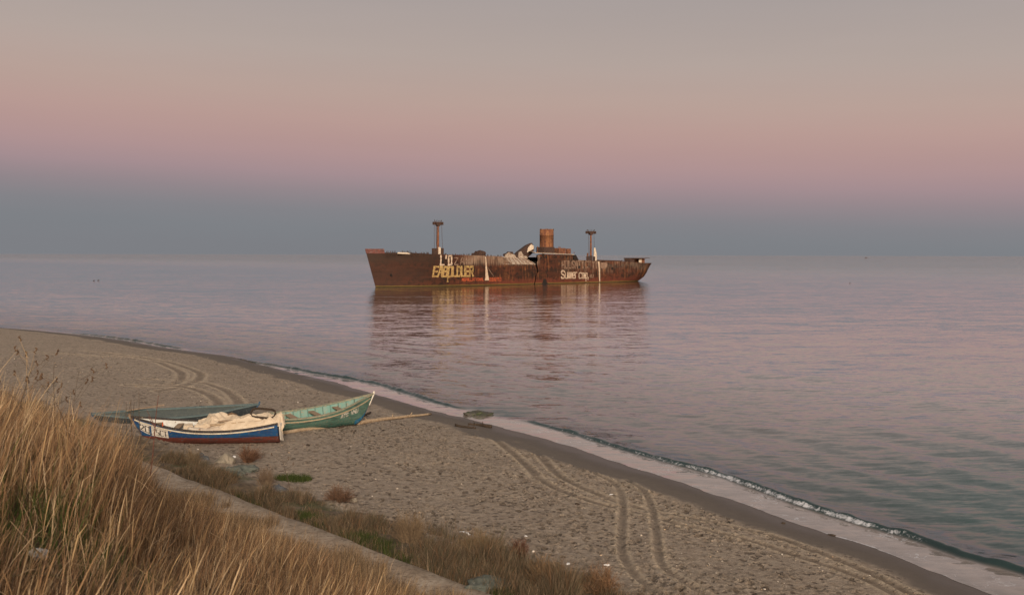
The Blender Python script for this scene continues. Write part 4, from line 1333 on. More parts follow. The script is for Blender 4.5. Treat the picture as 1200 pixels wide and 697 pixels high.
nu, nv = 96, 56
rows = []
for i in range(nu):
    e_ = i / (nu - 1)
    u = .585 - .585 * min(1, e_ / .86); over = max(0, (e_ - .86) / .14); r = []
    for j in range(nv):
        y0 = j / (nv - 1)
        y = -.02 + .98 * y0
        if over > 0: y = y * (1 - .45 * over) + .45 * over
        s1 = math.sin(PI * y0) ** .55
        # a peak near the forward edge, a long flat-topped heap behind it
        prof = .40 * math.exp(-((e_ - .16) / .10) ** 2) * math.exp(-((y0 - .35) / .22) ** 2) + .30 * ss(e_, .02, .3) * (1 - .35 * ss(e_, .7, .86))
        P_ = Vector((u * 8.5 + y0 * 1.1, y0 * 2.1 - u * 1.2, 4.2))
        w1 = mnoise.noise(P_ * .8 + Vector((3, 1, 2))); P2 = P_ + Vector((w1, -w1, 0)) * .7
        fold = (1 - abs(mnoise.noise(P2 * 1.05))) ** 3.2; fold2 = (1 - abs(mnoise.noise(P2 * 2.5 + Vector((9, 2, 1))))) ** 4; fold3 = (1 - abs(mnoise.noise(P2 * 5.2 + Vector((1, 7, 1))))) ** 3
        h_ = float(prof) * (s1 * .85 + .15) + (.20 * (fold - .35) + .10 * (fold2 - .3) + .035 * fold3) * (.35 + .65 * s1)
        yy = y * .93 + .015
        if y0 > .8: h_ -= .20 * ((y0 - .8) / .2) ** 1.5
        p = blue_w(max(u, .004), 1, yy, h_ * (1 - .5 * over))
        if over > 0:
            p = p + Vector((.10 + .16 * over + .05 * math.sin(y0 * 14), -.10 * over, -.62 * max(0, over - .18) * (.35 + .65 * y0) - .04 * math.sin(y0 * 11)))
        r.append(p)
    rows.append(r)
mb = MB(); mb.grid(rows)
t = NT('canvas')
v = t.coord(); a = t.noise(v, 1.5, 5, .6); b = t.noise(v, 6, 5, .7)
col = t.mix(t.ramp(a, [(.35, 0.), (.68, 1.)]), (.60, .50, .37), (.46, .36, .25))
col = t.mix(t.math('MULTIPLY', t.ramp(b, [(.55, 0.), (.7, 1.)]), .5), col, (.30, .21, .13))
canvas = t.done(col, .9, t.bump(b, .5, .03))
tarp = mb.build('tarpaulin', canvas, None, smooth=True, solid=.02)
tag(tarp, 'crumpled cream canvas tarpaulin heaped in the blue and white boat', 'tarp')
ss_ = tarp.modifiers.new('sub', 'SUBSURF'); ss_.levels = 1; ss_.render_levels = 1

# loose second fold of cloth toward the bow, inside the boat
rows = []
for i in range(26):
    u = .62 - .30 * i / 25; r = []
    for j in range(16):
        y = .55 + .42 * j / 15
        h_ = -.10 + .17 * math.sin(PI * j / 15) ** .7 * math.sin(PI * (i + 2) / 29) + .10 * mnoise.fractal(Vector((u * 14, y * 5, 3.3)), 1, 2, 4) + .06
        r.append(blue_w(u, 1, y, h_))
    rows.append(r)
cl = MB().grid(rows).build('folded_sailcloth', white_w, None, smooth=True, solid=.02)
tag(cl, 'grey white folded cloth lying inside the near rail of the blue boat', 'cloth')
# crate-like block at the edge of the cloth
def world_box(name, c, s, rz, mat, label, cat, rx=0, taper=.92):
    mb = MB(); mb.box((0, 0, 0), s, taper=taper, jit=.015)
    o = mb.build(name, mat, None, bevel=.015); o.location = c; o.rotation_euler = (rx, 0, rz); return tag(o, label, cat)
p = blue_w(.645, 1, .45, -.16)
world_box('canvas_bundle', p, (.5, .5, .34), .3, canvas, 'squarish canvas bundle at the forward edge of the tarpaulin', 'bundle', .1, .8)
p = blue_w(.335, 1, .32, .40)
mb = MB(); mb.tube([(-.28, 0, -.03), (-.12, .02, .05), (.1, 0, .04), (.26, -.04, -.06)], [.07, .13, .12, .05], 8, flat=.6)
o = mb.build('sacking', worn('brown_sacking', (.15, .095, .05), (.08, .05, .03), 6, .9), None, smooth=True); o.location = p; o.rotation_euler = (0, .3, .4)
tag(o, 'small brown sacking lump on top of the cream tarpaulin', 'sack')
# planks / oar along the near side over the cloth
for (ua, ya, za, ub, yb, zb_, r_, nm, lab, mt) in ((.47, .78, .20, .03, .74, .16, .035, 'oar', 'long pale wooden oar laid lengthwise over the near edge of the tarpaulin', wood_pale),
                                                    (.42, .66, .30, .17, .62, .34, .03, 'stick', 'short brown stick lying on the crown of the tarpaulin', wood_grey)):
    A_, B_ = blue_w(ua, 1, ya, za), blue_w(ub, 1, yb, zb_)
    mb = MB(); mb.tube([A_, A_.lerp(B_, .2), A_.lerp(B_, .35), B_], [r_ * 2.2, r_ * 2.2, r_, r_], 8, flat=.7)
    tag(mb.build(nm, mt, None), lab, 'oar' if nm == 'oar' else 'stick')
# dark rope coil / hoop lying on the tarp at its stern end
mb = MB(); c_ = blue_w(.12, 1, .42, .34); pts = []
for k in range(49):
    an = 2 * PI * k / 24
    pts.append(c_ + Vector((.58 * math.cos(an) * (1 + .04 * math.sin(k)), .42 * math.sin(an), .06 + .17 * math.sin(an) - .05 * math.cos(an) + .03 * math.sin(3 * an) + (.06 if k > 24 else 0))))
mb.tube(pts, .032, 7)
tag(mb.build('rope_coil', wood_dark, None, smooth=True), 'dark rope coiled in an oval on the stern end of the tarpaulin', 'rope')
# red rag-topped thole pin and others on the bow rail
mb = MB(); p = bsurf(.79, 1, side); mb.tube([p, p + Vector((.01, 0, .20))], [.04, .025], 7); mb.build('thole_pin', redp, blue)
# pole lying on the slate boat
mb = MB(); M3 = Matrix.Translation(third.location) @ Matrix.Rotation(math.atan2(2.4, 7.35), 4, 'Z')
A_ = M3 @ (tsurf(.18, 1, 1) + Vector((0, -.35, .05))); B_ = M3 @ (tsurf(.42, 1, 1) + Vector((0, -.1, .22)))
mb.tube([A_, B_], .03, 7); tag(mb.build('pole', wood_grey, None), 'thin grey pole leaning on the slate green boat', 'pole')

# ------------------------------------------------------------------ drift logs
def log(name, p0, p1, r0, r1, mat, label, cat, bend=.06, knots=0, n=14, raise_=0.0):
    A_, B_ = on_ground(*p0), on_ground(*p1); mb = MB(); pts = []; rr = []
    dv = B_ - A_; pn = np.array([-dv[1], dv[0], 0]) / np.hypot(dv[0], dv[1])
    for k in range(n):
        f_ = k / (n - 1); p = A_ + dv * f_ + pn * bend * math.sin(PI * f_ * 1.6) + pn * .015 * random.uniform(-1, 1)
        r_ = (r0 + (r1 - r0) * f_) * random.uniform(.88, 1.1)
        pts.append((p[0], p[1], ground(p[0], p[1]) + r_ * .75 + raise_ + .01)); rr.append(r_)
    mb.tube(pts, rr, 9)
    for k in range(knots):
        i = random.randrange(2, n - 2); q_ = Vector(pts[i]); an = random.uniform(0, PI)
        mb.tube([q_, q_ + Vector((random.uniform(-.3, .3), random.uniform(-.2, .2), random.uniform(.08, .3)))], [rr[i] * .5, .015], 6)
    return tag(mb.build(name, mat, None, smooth=True), label, cat)


log('drift_log', (331, 509), (422, 496.5), .10, .09, wood_pale, 'bleached log half buried along the foot of the green boat', 'log', .05)
log('drift_log', (418, 498), (504, 485.5), .12, .06, wood_pale, 'bleached log running from the green boat\'s bow toward the water', 'log', .08, knots=3)
log('driftwood_branch', (549, 497.5), (577, 501), .05, .10, wood_dark, 'black branch thick at one end on the wet sand by the weedy rock', 'driftwood', .15, knots=2)
log('driftwood_branch', (534, 499), (556, 502.5), .07, .05, wood_dark, 'black stick among wrack on the sand, inland of the thicker branch', 'driftwood', -.1, knots=3)
# under-boat roller
log('roller_pole', (398, 503), (434, 484), .07, .06, wood_dark, 'dark roller pole under the bow of the green boat', 'pole', .02)
# bits of weed and litter as tiny lumps
def lump(name, px, py, s, mat, label, cat, seed=0, sink=.3, detail=3):
    p = on_ground(px, py); bm = bmesh.new(); bmesh.ops.create_icosphere(bm, subdivisions=detail, radius=1)
    for vtx in bm.verts:
        c_ = vtx.co.copy()
        k = 1 + .42 * mnoise.fractal(c_ * 1.1 + Vector((seed * 3.1, seed, 0)), 1, 2, 5)
        cr = .14 * abs(mnoise.noise(c_ * 2.3 + Vector((seed, 0, 9))))
        vtx.co = Vector((c_.x * s[0], c_.y * s[1], c_.z * s[2])) * (k - cr)
    me = bpy.data.meshes.new(name); bm.to_mesh(me); bm.free()
    if detail > 3: me.polygons.foreach_set('use_smooth', [True] * len(me.polygons))
    o = link(name, me, mat); o.location = (p[0], p[1], p[2] + s[2] * (1 - sink) - s[2] * .5); o.rotation_euler = (0, 0, seed * 1.7)
    return tag(o, label, cat)


stone_p = worn('pale_stone', (.27, .23, .175), (.17, .145, .105), 3, .9, .7, .03, c3=(.16, .14, .10), amt=.4)
stone_g = worn('green_grey_stone', (.12, .128, .108), (.07, .08, .066), 3, .9, .7, .03, c3=(.25, .24, .2), amt=.3)
stone_b = worn('blue_grey_stone', (.11, .115, .12), (.065, .07, .075), 3, .9, .7, .03, c3=(.22, .22, .2), amt=.3)
t = NT('weedy_rock'); v = t.coord(); a = t.noise(v, 2.2, 6, .7)
col = t.ramp(a, [(.3, (.025, .022, .018)), (.5, (.07, .065, .05)), (.62, (.045, .055, .02)), (.75, (.08, .075, .065))])
weedy = t.done(col, .55, t.bump(a, .8, .08))
lump('shore_rock', 562, 488, (.92, .7, .27), weedy, 'dark weedy rock lying at the water\'s edge', 'rock', 2, .15, 5)
lump('boulder', 264, 545, (.42, .36, .34), stone_p, 'rounded pale boulder below the stern of the blue boat', 'rock', 5, .2, 4)
lump('boulder', 272, 558, (.62, .4, .28), stone_g, 'dark green grey slab beside the pale boulder', 'rock', 7, .2, 4)
lump('boulder', 288, 553, (.5, .36, .22), stone_g, 'smaller lichen grey slab right of the dark green one', 'rock', 9, .2, 4)
lump('boulder', 341, 588, (.42, .3, .26), stone_b, 'blue grey stone amid scrub halfway along the path', 'rock', 11, .2, 4)
lump('boulder', 325, 580, (.5, .35, .26), stone_b, 'weathered grey stone in twigs uphill of the blue grey one', 'rock', 12, .2, 4)
lump('boulder', 571, 690, (.6, .4, .24), stone_g, 'flat grey green boulder in the brown scrub at the bottom edge', 'rock', 13, .2, 4)
lump('boulder', 234, 541, (.4, .3, .26), stone_b, 'grey stone half hidden by dry grass near the boats', 'rock', 15, .2, 4)
lump('boulder', 413, 588, (.22, .16, .12), stone_p, 'small buff stone at the edge of the scrub strip', 'rock', 16, .2, 4)
lit = worn('litter_white', (.75, .74, .72), (.6, .58, .55), 4, .6, .2, .01)
for i, (px, py, s_, lab) in enumerate(((545, 625, (.22, .1, .05), 'crumpled white plastic scrap on the sand above the scrub'), (574, 651, (.1, .14, .12), 'upright white plastic scrap caught in the scrub'),
                                     (274.5, 536, (.07, .07, .07), 'white plastic cup by the russet bush'), (666, 661, (.10, .07, .04), 'white scrap on the pebbly sand by the wheel tracks'),
                                     (712, 663, (.12, .07, .05), 'white shell-like scrap beside the right end of the scrub'), (616, 629, (.06, .05, .04), 'tiny white scrap alone on the open sand'),
                                     (717, 580, (.1, .06, .04), 'pale scrap on the sand between the wheel tracks'))):
    lump('litter', px, py, s_, lit, lab, 'litter', 20 + i, .2, 3)
for i, (px, py, s_, lab) in enumerate(((361, 522, (.13, .09, .06), 'dark wrack lump on the sand below the bleached log'), (437, 511, (.12, .08, .06), 'dark wrack lump on open sand toward the water'),
                                     (677, 591, (.13, .09, .05), 'dark clod beside the main wheel track'), (918, 613, (.10, .07, .035), 'dark pebble on the wet sand nearest the breaker'), (974, 627, (.16, .08, .03), 'dark weed strand on the wet sand near the foam'))):
    lump('wrack', px, py, s_, wood_dark, lab, 'seaweed', 40 + i, .2, 3)


# ------------------------------------------------------------------ pebbles and shell grit (one mesh)
def scatter_pebbles():
    bm = bmesh.new(); bmesh.ops.create_icosphere(bm, subdivisions=1, radius=1)
    bv = np.array([v_.co[:] for v_ in bm.verts]); bf = np.array([[v_.index for v_ in f_.verts] for f_ in bm.faces]); bm.free()
    V, Fc, C = [], [], []
    n = 0
    while n < 5200:
        a_ = random.uniform(-70, 8); q_ = random.uniform(-26, -1)
        w_ = (q_ - float(Qs(a_))) * .95
        if w_ < 2.8: continue
        dn = float(fbm2(np.array([a_ * .18]), np.array([q_ * .3]), 131, 3)[0])
        if random.random() > (.22 + .9 * (dn > .25) + (.6 if q_ > -4.5 else 0)): continue
        x_, y_ = to_xy(a_, q_); z_ = ground(x_, y_)
        s_ = min(.010 * math.exp(random.gauss(.4, .5)), .05)
        k = bv * np.array([s_ * random.uniform(.8, 1.5), s_ * random.uniform(.7, 1.3), s_ * random.uniform(.4, .8)])
        an = random.uniform(0, PI); c_, s2 = math.cos(an), math.sin(an)
        k = np.stack([k[:, 0] * c_ - k[:, 1] * s2, k[:, 0] * s2 + k[:, 1] * c_, k[:, 2]], -1)
        V.append(k + [x_, y_, z_ + s_ * .3]); Fc.append(bf + n * len(bv))
        c3 = random.choice([(.44, .37, .29), (.5, .44, .37), (.3, .24, .18), (.16, .13, .10), (.2, .15, .11), (.12, .10, .08), (.45, .32, .2), (.1, .08, .06)])
        C.append(np.repeat([np.array(c3) * random.uniform(.8, 1.15)], len(bv), 0)); n += 1
    me = mesh_np('pebbles', np.concatenate(V), np.concatenate(Fc)); attr_col(me, 'tint', np.concatenate(C))
    t = NT('pebble'); t.done(t.at('tint', 'Color'), .8)
    tag(link('pebbles', me, t.m), 'scattered pebbles and shell grit on the dry sand', 'pebbles', kind='stuff')


scatter_pebbles()


# ------------------------------------------------------------------ grasses
def blades(n, sampler, hmin, hmax, width, lean, leanvar, palette, name, label, cat, segs=4, curl=.35, clump=.6, kink=.1, heads=0):
    pts = sampler(n)
    n = len(pts)
    r = RNG
    hgt = r.uniform(hmin, hmax, n) * pts[:, 3]
    cl = fbm2(pts[:, 0] * 1.6, pts[:, 1] * 1.6, 141, 2)
    az = lean[0] + r.normal(0, leanvar, n) + cl * .5
    bend = (curl * r.uniform(.4, 1.6, n)) * lean[1]
    dx, dy = np.cos(az), np.sin(az)
    wd = width * r.uniform(.6, 1.4, n)
    fa = r.uniform(0, PI, n)
    wx, wy = np.cos(fa) * .5, np.sin(fa) * .5
    # faces mostly toward the open side so that blades have width
    broken = r.uniform(0, 1, n) < kink; kf = np.where(broken, r.uniform(.45, .8, n), 2.0); kdrop = np.where(broken, r.uniform(.9, 1.9, n), 0.0)
    lv = []
    for k in range(segs + 1):
        f_ = k / segs
        hz = hgt * (f_ - .18 * bend * f_ ** 2)
        off = hgt * bend * f_ ** 1.8
        kk = np.clip(f_ - kf, 0, 1); hz = hz - hgt * kk * kdrop; off = off + hgt * kk * .55 * (kdrop > 0)
        w_ = wd * (1 - f_ ** 2.2 * .92) * (1 + heads * 2.2 * np.exp(-((f_ - .84) / .11) ** 2) * (fa > 1.7))
        cx, cy, cz = pts[:, 0] + dx * off, pts[:, 1] + dy * off, pts[:, 2] + hz
        lv.append(np.stack([cx - wx * w_, cy - wy * w_, cz], -1)); lv.append(np.stack([cx + wx * w_, cy + wy * w_, cz], -1))
    V = np.stack(lv, 1)   # n, 2*(segs+1), 3
    m = 2 * (segs + 1)
    base = (np.arange(n) * m)[:, None, None]
    q = np.array([[2 * k, 2 * k + 1, 2 * k + 3, 2 * k + 2] for k in range(segs)])[None]
    Fc = (base + q).reshape(-1, 4)
    pal = np.array(palette[0]); prob = np.array(palette[1]); prob = prob / prob.sum()
    ci = pal[r.choice(len(pal), n, p=prob)] * r.uniform(.72, 1.25, (n, 1))
    if pts.shape[1] > 4:
        gm = pts[:, 4:5]; ci = ci * (1 - gm) + np.array([[.06, .085, .02]]) * r.uniform(.6, 1.3, (n, 1)) * gm
    C = np.repeat(ci[:, None, :], m, 1)
    me = mesh_np(name, V.reshape(-1, 3), Fc, True)
    attr_col(me, 'tint', C.reshape(-1, 3))
    t = NT(name + '_blades')
    t.done(t.at('tint', 'Color'), .75, None, .2)
    tr = t.n('ShaderNodeBsdfTranslucent'); t.l(t.at('tint', 'Color'), tr.inputs[0]); mx = t.n('ShaderNodeMixShader'); mx.inputs[0].default_value = .25
    t.l(t.p.outputs[0], mx.inputs[1]); t.l(tr.outputs[0], mx.inputs[2]); t.l(mx.outputs[0], t.out.inputs['Surface'])
    return tag(link(name, me, t.m), label, cat, kind='stuff')


def hill_sampler(n):
    k = int(n * 3.0)
    a = RNG.uniform(-34, 20, k); q = RNG.uniform(1.75, 16.5, k)
    x, y = to_xy(a, q)
    d = np.hypot(x, y)
    z = terrain(a, q)
    px = 600 + F * x / np.maximum(y, .1)
    inview = (y > 2.5) & (px > -260) & (px < 640) & (d > 4.0)
    # even on screen: keep more of the near ones
    pr = np.clip((11 / np.maximum(d, 4)) ** 1.1, .2, 1.0)
    cl = fbm2(x * .9, y * .9, 151, 3)
    pr = pr * (.3 + .7 * ss(cl + .9 * fbm2(x * 2.6, y * 2.6, 152, 3), -.35, .55))
    # bare shoulder beside the path thins out
    pr = pr * (.25 + .75 * ss(q + .5 * cl, 1.8, 3.4))
    g0 = on_hill(40, 660); gm0 = np.exp(-(((x - g0[0]) ** 2 + (y - g0[1]) ** 2) / .8 ** 2)); pr = pr * (1 - .55 * gm0)
    ok = inview & (RNG.uniform(0, 1, k) < pr)
    x, y, z, q, a, cl, d = (arr[ok] for arr in (x, y, z, q, a, cl, d))
    h = (.55 + .45 * ss(cl, -.6, .7)) * (.5 + .5 * ss(q, 1.9, 5.0)) * (.82 + .42 * ss(q - (16.36 - .425 * (20.1 - a)), -.1, .9) * ss(20.1 - a, 9, 14))
    # low green turf by the corner nearest the camera
    g0 = on_hill(45, 655)
    gm = np.exp(-(((x - g0[0]) ** 2 + (y - g0[1]) ** 2) / 1.1 ** 2))
    h = h * (1 - .62 * gm)
    gsel = (RNG.uniform(0, 1, len(x)) < gm * .85).astype(float)
    return np.stack([x, y, z - .02, h, gsel], -1)[:n]


def on_hill(px, py):
    d = ray(px, py); o_ = np.array([0, 0, H]); t_ = 2.0
    while t_ < 80:
        p = o_ + d * t_
        if p[2] < ground(p[0], p[1]): return p
        t_ += .05
    return p


straw = [[(.40, .26, .14), (.31, .19, .10), (.54, .40, .25), (.18, .108, .062), (.085, .058, .04), (.37, .215, .11)], [3, 3, 1.4, 2.8, 2.4, 2.6]]
blades(150000, hill_sampler, .42, 1.1, .0095, (math.radians(4), 1.05), 1.25, straw, 'dry_grass', 'tall dry straw coloured grass covering the slope', 'grass')


def stalk_sampler(n):
    p = hill_sampler(n * 3)
    cl = fbm2(p[:, 0] * 1.1, p[:, 1] * 1.1, 155, 2)
    p = p[RNG.uniform(0, 1, len(p)) < .15 + .85 * ss(cl, -.1, .6)]
    p[:, 3] = np.clip(p[:, 3], .45, 2); p[:, 4] = 0
    return p[:n]
blades(9000, stalk_sampler, .9, 1.5, .0125, (math.radians(6), 1.0), 1.1, [[(.55, .40, .235), (.42, .28, .14), (.28, .17, .085), (.12, .075, .045)], [2.4, 3, 2.5, 2]], 'tall_stalks', 'longer pale grass stalks standing out of the dry slope grass', 'grass', segs=6, curl=.30, kink=.35, heads=.6)
blades(26000, hill_sampler, .35, .7, .010, (math.radians(20), 2.4), 2.2, [[(.30, .21, .12), (.20, .13, .075), (.40, .30, .19), (.10, .07, .045)], [3, 3, 1.5, 2]], 'grass_litter', 'flattened broken straw tangled low in the slope grass', 'grass', segs=4, curl=.6, kink=.3)
def verge_sampler(n):
    a = RNG.uniform(-19, 5, n * 4); q = RNG.uniform(.7, 2.6, n * 4); x, y = to_xy(a, q); cl = fbm2(x * .8, y * .8, 181, 3)
    ok = RNG.uniform(0, 1, len(a)) < ss(cl + .75 * (q - 1.35), -.05, .5)
    x, y, q, a = x[ok], y[ok], q[ok], a[ok]
    return np.stack([x, y, np.maximum(terrain(a, q), 1.44) - .02, np.full(len(x), .8)], -1)[:n]
blades(22000, verge_sampler, .2, .75, .009, (math.radians(30), 1.0), 1.4, [[(.34, .235, .135), (.24, .16, .09), (.44, .32, .2), (.10, .07, .045)], [3, 3, 1.5, 1.5]], 'verge_grass', 'sparse dry grass straggling over the near edge of the path', 'grass', kink=.3)


def strip_sampler(n, q0=-3.4, q1=-.02, seed=161, dens=.5, arange=(-20, 6)):
    k = n * 5
    a = RNG.uniform(arange[0], arange[1], k); q = RNG.uniform(q0, q1, k)
    x, y = to_xy(a, q); z = terrain(a, q) + .08
    cl = fbm2(x * .55, y * .55, seed, 3)
    wid = .45 + .55 * ss(a, -14, -2)          # the strip widens toward the camera
    inn = np.where(q > q0 * wid, 1.0, .0) * ss(q, q0 * wid, q0 * wid * .6)
    cl2 = fbm2(x * 1.6, y * 1.6, seed + 1, 3); pr = inn * ss(cl, -.75 - .4 * ss(a, -8, 0), .2) * ss(cl2, -.8, .1)
    ok = RNG.uniform(0, 1, k) < pr
    x, y, z, cl, q, a = (arr[ok] for arr in (x, y, z, cl, q, a))
    h = (.35 + .65 * ss(cl, -.4, .8)) * (.6 + .5 * ss(a, -12, 0)) * (.6 + .6 * ss(cl2[ok], -.2, .7))
    return np.stack([x, y, z - .06, h], -1)[:n]


scrubp = [[(.17, .125, .08), (.25, .175, .105), (.09, .066, .045), (.25, .135, .065), (.10, .09, .055), (.42, .31, .2), (.07, .075, .035)], [3, 2.2, 3, 1.5, 2.4, .8, 1]]
blades(80000, strip_sampler, .35, 1.15, .0085, (math.radians(20), .8), 1.6, scrubp, 'dry_scrub', 'brown twiggy scrub and dead grass between the path and the sand', 'scrub', curl=.45)
def green_sampler(n):
    k = n * 6
    a = RNG.uniform(-16, 6, k); q = RNG.uniform(-1.3, -.02, k); x, y = to_xy(a, q); z = terrain(a, q) + .05
    cl = fbm2(x * .5, y * .5, 171, 3)
    pr = ss(cl, -.1, .5) * np.exp(-((q + .3) / .45) ** 2)
    ok = RNG.uniform(0, 1, k) < pr
    x, y, z = x[ok], y[ok], z[ok]
    # a patch on the sand by the twigs
    c_ = on_ground(343, 562); m = n // 5; ang = RNG.uniform(0, 2 * PI, m); rr = np.sqrt(RNG.uniform(0, 1, m))
    x2, y2 = c_[0] + rr * np.cos(ang) * .75, c_[1] + rr * np.sin(ang) * .55; a2, q2 = to_aq(x2, y2)
    x, y, z = np.concatenate([x[:n - m], x2]), np.concatenate([y[:n - m], y2]), np.concatenate([z[:n - m], terrain(a2, q2)])
    return np.stack([x, y, z - .05, np.ones_like(x)], -1)
blades(14000, green_sampler, .10, .30, .009, (0, .8), 3, [[(.055, .075, .018), (.085, .10, .025), (.035, .055, .012)], [2, 1, 1]], 'green_grass', 'low green grass and moss growing along the path edge', 'grass')


# ------------------------------------------------------------------ single weeds and bushes
def twig_bush(name, px, py, R_, h, n, pal, label, cat='bush', hillp=False, width=.006):
    p = on_hill(px, py) if hillp else on_ground(px, py)
    V, Fc, C = [], [], []
    mb = MB(); cols = []
    for i in range(n):
        an = random.uniform(0, 2 * PI); r0 = R_ * .25 * math.sqrt(random.random()); r1 = R_ * random.uniform(.3, 1.0) * (.7 + .45 * math.sin(an * 2 + px) * math.cos(an * 3 + py))
        z1 = h * random.choice((.5, .7, .85, 1.0, 1.3)) * random.uniform(.6, 1.1) * math.sqrt(max(.1, 1 - (r1 / R_ * .75) ** 2))
        a0 = Vector((r0 * math.cos(an), r0 * math.sin(an), 0)); a1 = Vector((r1 * math.cos(an + random.uniform(-.4, .4)), r1 * math.sin(an + random.uniform(-.4, .4)), z1))
        md = a0.lerp(a1, .55) + Vector((random.uniform(-.06, .06), random.uniform(-.06, .06), .12 * h))
        k0 = len(mb.v)
        mb.tube([a0, md, a1], [width, width * .8, width * .35], 3, cap=False)
        for _ in range(4):
            b0 = md.lerp(a1, random.random()); b1 = b0 + Vector((random.uniform(-1, 1), random.uniform(-1, 1), random.uniform(.0, 1.2))) * .16 * max(h, .4)
            mb.tube([b0, b1], [width * .6, width * .3], 3, cap=False)
        c_ = np.array(random.choice(pal)) * random.uniform(.75, 1.2)
        cols += [c_] * (len(mb.v) - k0)
    me = bpy.data.meshes.new(name); me.from_pydata(mb.v, [], mb.f); attr_col(me, 'tint', np.array(cols))
    t = NT(name + '_twigs'); t.done(t.at('tint', 'Color'), .85)
    o = link(name, me, t.m); o.location = p; return tag(o, label, cat)


twig_bush('dry_bush', 291, 541, .75, .55, 420, [(.14, .068, .038), (.10, .055, .034), (.18, .095, .052)], 'russet brown leafless bush on the sand below the blue boat')
twig_bush('dry_bush', 396, 590, .8, .5, 420, [(.15, .08, .045), (.10, .06, .038)], 'low rusty bush where the scrub strip meets the sand')
twig_bush('dry_bush', 609, 655, .5, .5, 260, [(.13, .055, .03), (.09, .045, .028)], 'dark red brown bush near the white plastic scraps')
twig_bush('dry_bush', 705, 700, .85, .65, 520, [(.19, .10, .05), (.14, .078, .042), (.24, .14, .07)], 'orange brown bush ending the scrub strip at the bottom edge')
twig_bush('dry_bush', 480, 640, .8, .85, 420, [(.17, .115, .065), (.12, .082, .05), (.20, .14, .08)], 'tall straw brown tuft in the middle of the scrub strip')
twig_bush('dry_bush', 560, 655, .9, .7, 460, [(.15, .11, .06), (.20, .13, .07)], 'broad grey brown tuft beside the upright white scrap')
twig_bush('dry_bush', 640, 690, .9, .7, 480, [(.17, .11, .06), (.21, .12, .055), (.12, .085, .05)], 'mid brown tuft between two bushes at the bottom edge')
twig_bush('dry_bush', 312, 572, .55, .65, 240, [(.17, .115, .07), (.13, .09, .06)], 'thin grey twiggy bush beside the grey stones')
twig_bush('dry_bush', 225, 545, .6, .6, 260, [(.14, .105, .065), (.20, .14, .08)], 'grey straw tuft at the stern quarter of the blue boat')


def weed(px, py, hpx, dist, lean, label, nb=5, mat=None, spread=.3, heads=True, r0=.008):
    """a dead stalk: foot and height measured in the photo at a given distance"""
    d = ray(px, py); k = dist / d[1]
    p = np.array([0, 0, H]) + d * k; gz_ = ground(p[0], p[1])
    h = hpx * dist / F + max(0, p[2] - gz_); top = Vector((lean * h, random.uniform(-.05, .05), h))
    root = empty('dry_weed', (p[0], p[1], gz_ - .02)); tag(root, label, 'weed')
    mb = MB(); pts = [Vector((0, 0, 0)).lerp(top, f_) + Vector((.03 * math.sin(f_ * 5), .02 * math.cos(f_ * 4), 0)) for f_ in (0, .2, .4, .6, .8, 1)]
    mb.tube(pts, [r0, r0 * .9, r0 * .8, r0 * .65, r0 * .5, r0 * .3], 6)
    mb.build('stem', mat or weed_m, root)
    hd_ = MB(); br_ = MB()
    for i in range(nb):
        f_ = random.uniform(.45, .97); b0 = Vector((0, 0, 0)).lerp(top, f_); s_ = random.choice((-1, 1))
        b1 = b0 + Vector((s_ * spread * h * random.uniform(.3, 1), random.uniform(-.1, .1), h * random.uniform(.05, .28)))
        br_.tube([b0, b0.lerp(b1, .5) + Vector((0, 0, -.02)), b1], [r0 * .5, r0 * .4, r0 * .25], 5)
        cl_ = [b1 + Vector((random.uniform(-.03, .03), random.uniform(-.03, .03), -.06 + .03 * k)) for k in range(5)]
        hd_.tube(cl_, [.006, .018, .010, .020, .005], 6)
    build_each(br_, 'branch', mat or weed_m, root)
    if heads: build_each(hd_, 'seed_head', weed_h, root)
    return root


weed_m = worn('dead_stalk', (.11, .075, .045), (.06, .042, .03), 9, .9, .2, .005)
weed_p = worn('pale_stalk', (.34, .25, .14), (.24, .16, .09), 9, .9, .2, .005)
weed_r = worn('red_stalk', (.16, .06, .04), (.09, .045, .035), 9, .9, .2, .005)
weed_h = worn('seed_head', (.085, .052, .032), (.13, .08, .045), 9, .9, .2, .005)
weed(60, 482, 60, 20, .05, 'slim dark weed stalk standing alone above the grass, sand behind it', 4, spread=.25, r0=.01)
weed(72, 478, 46, 20, .22, 'dark branched weed leaning toward the boats beside the slim stalk', 7, spread=.3)
weed(32, 470, 60, 19, .02, 'straw pale upright weed stalk with brown seed heads above the grass', 6, weed_p, .13, True, .010)
weed(2, 452, 36, 19, .4, 'brown weed leaning inward from the edge of the picture', 8, None, .3)
weed(46, 480, 34, 20, .15, 'short dark weed between the pale stalk and the slim one', 5, None, .3)
weed(170, 500, 38, 26, .14, 'reddish dead stalk rising before the blue boat\'s bow', 2, weed_r, .1, False, .02)
weed(153, 500, 33, 26, .03, 'dark dead stalk rising right at the tip of the blue boat\'s bow', 2, weed_m, .1, False, .018)
weed(163, 500, 42, 26, .02, 'thin dark stalk between the red stalk and the bow tip', 1, weed_m, .1, False, .014)
weed(146, 497, 28, 26, .05, 'thin stalk just clear of the blue boat\'s bow, before the slate boat', 2, weed_m, .1, False, .014)
weed(340, 562, 25, 36, -.18, 'dark forked twig standing on the sand beside the green patch', 3, weed_m, .35, True, .012)
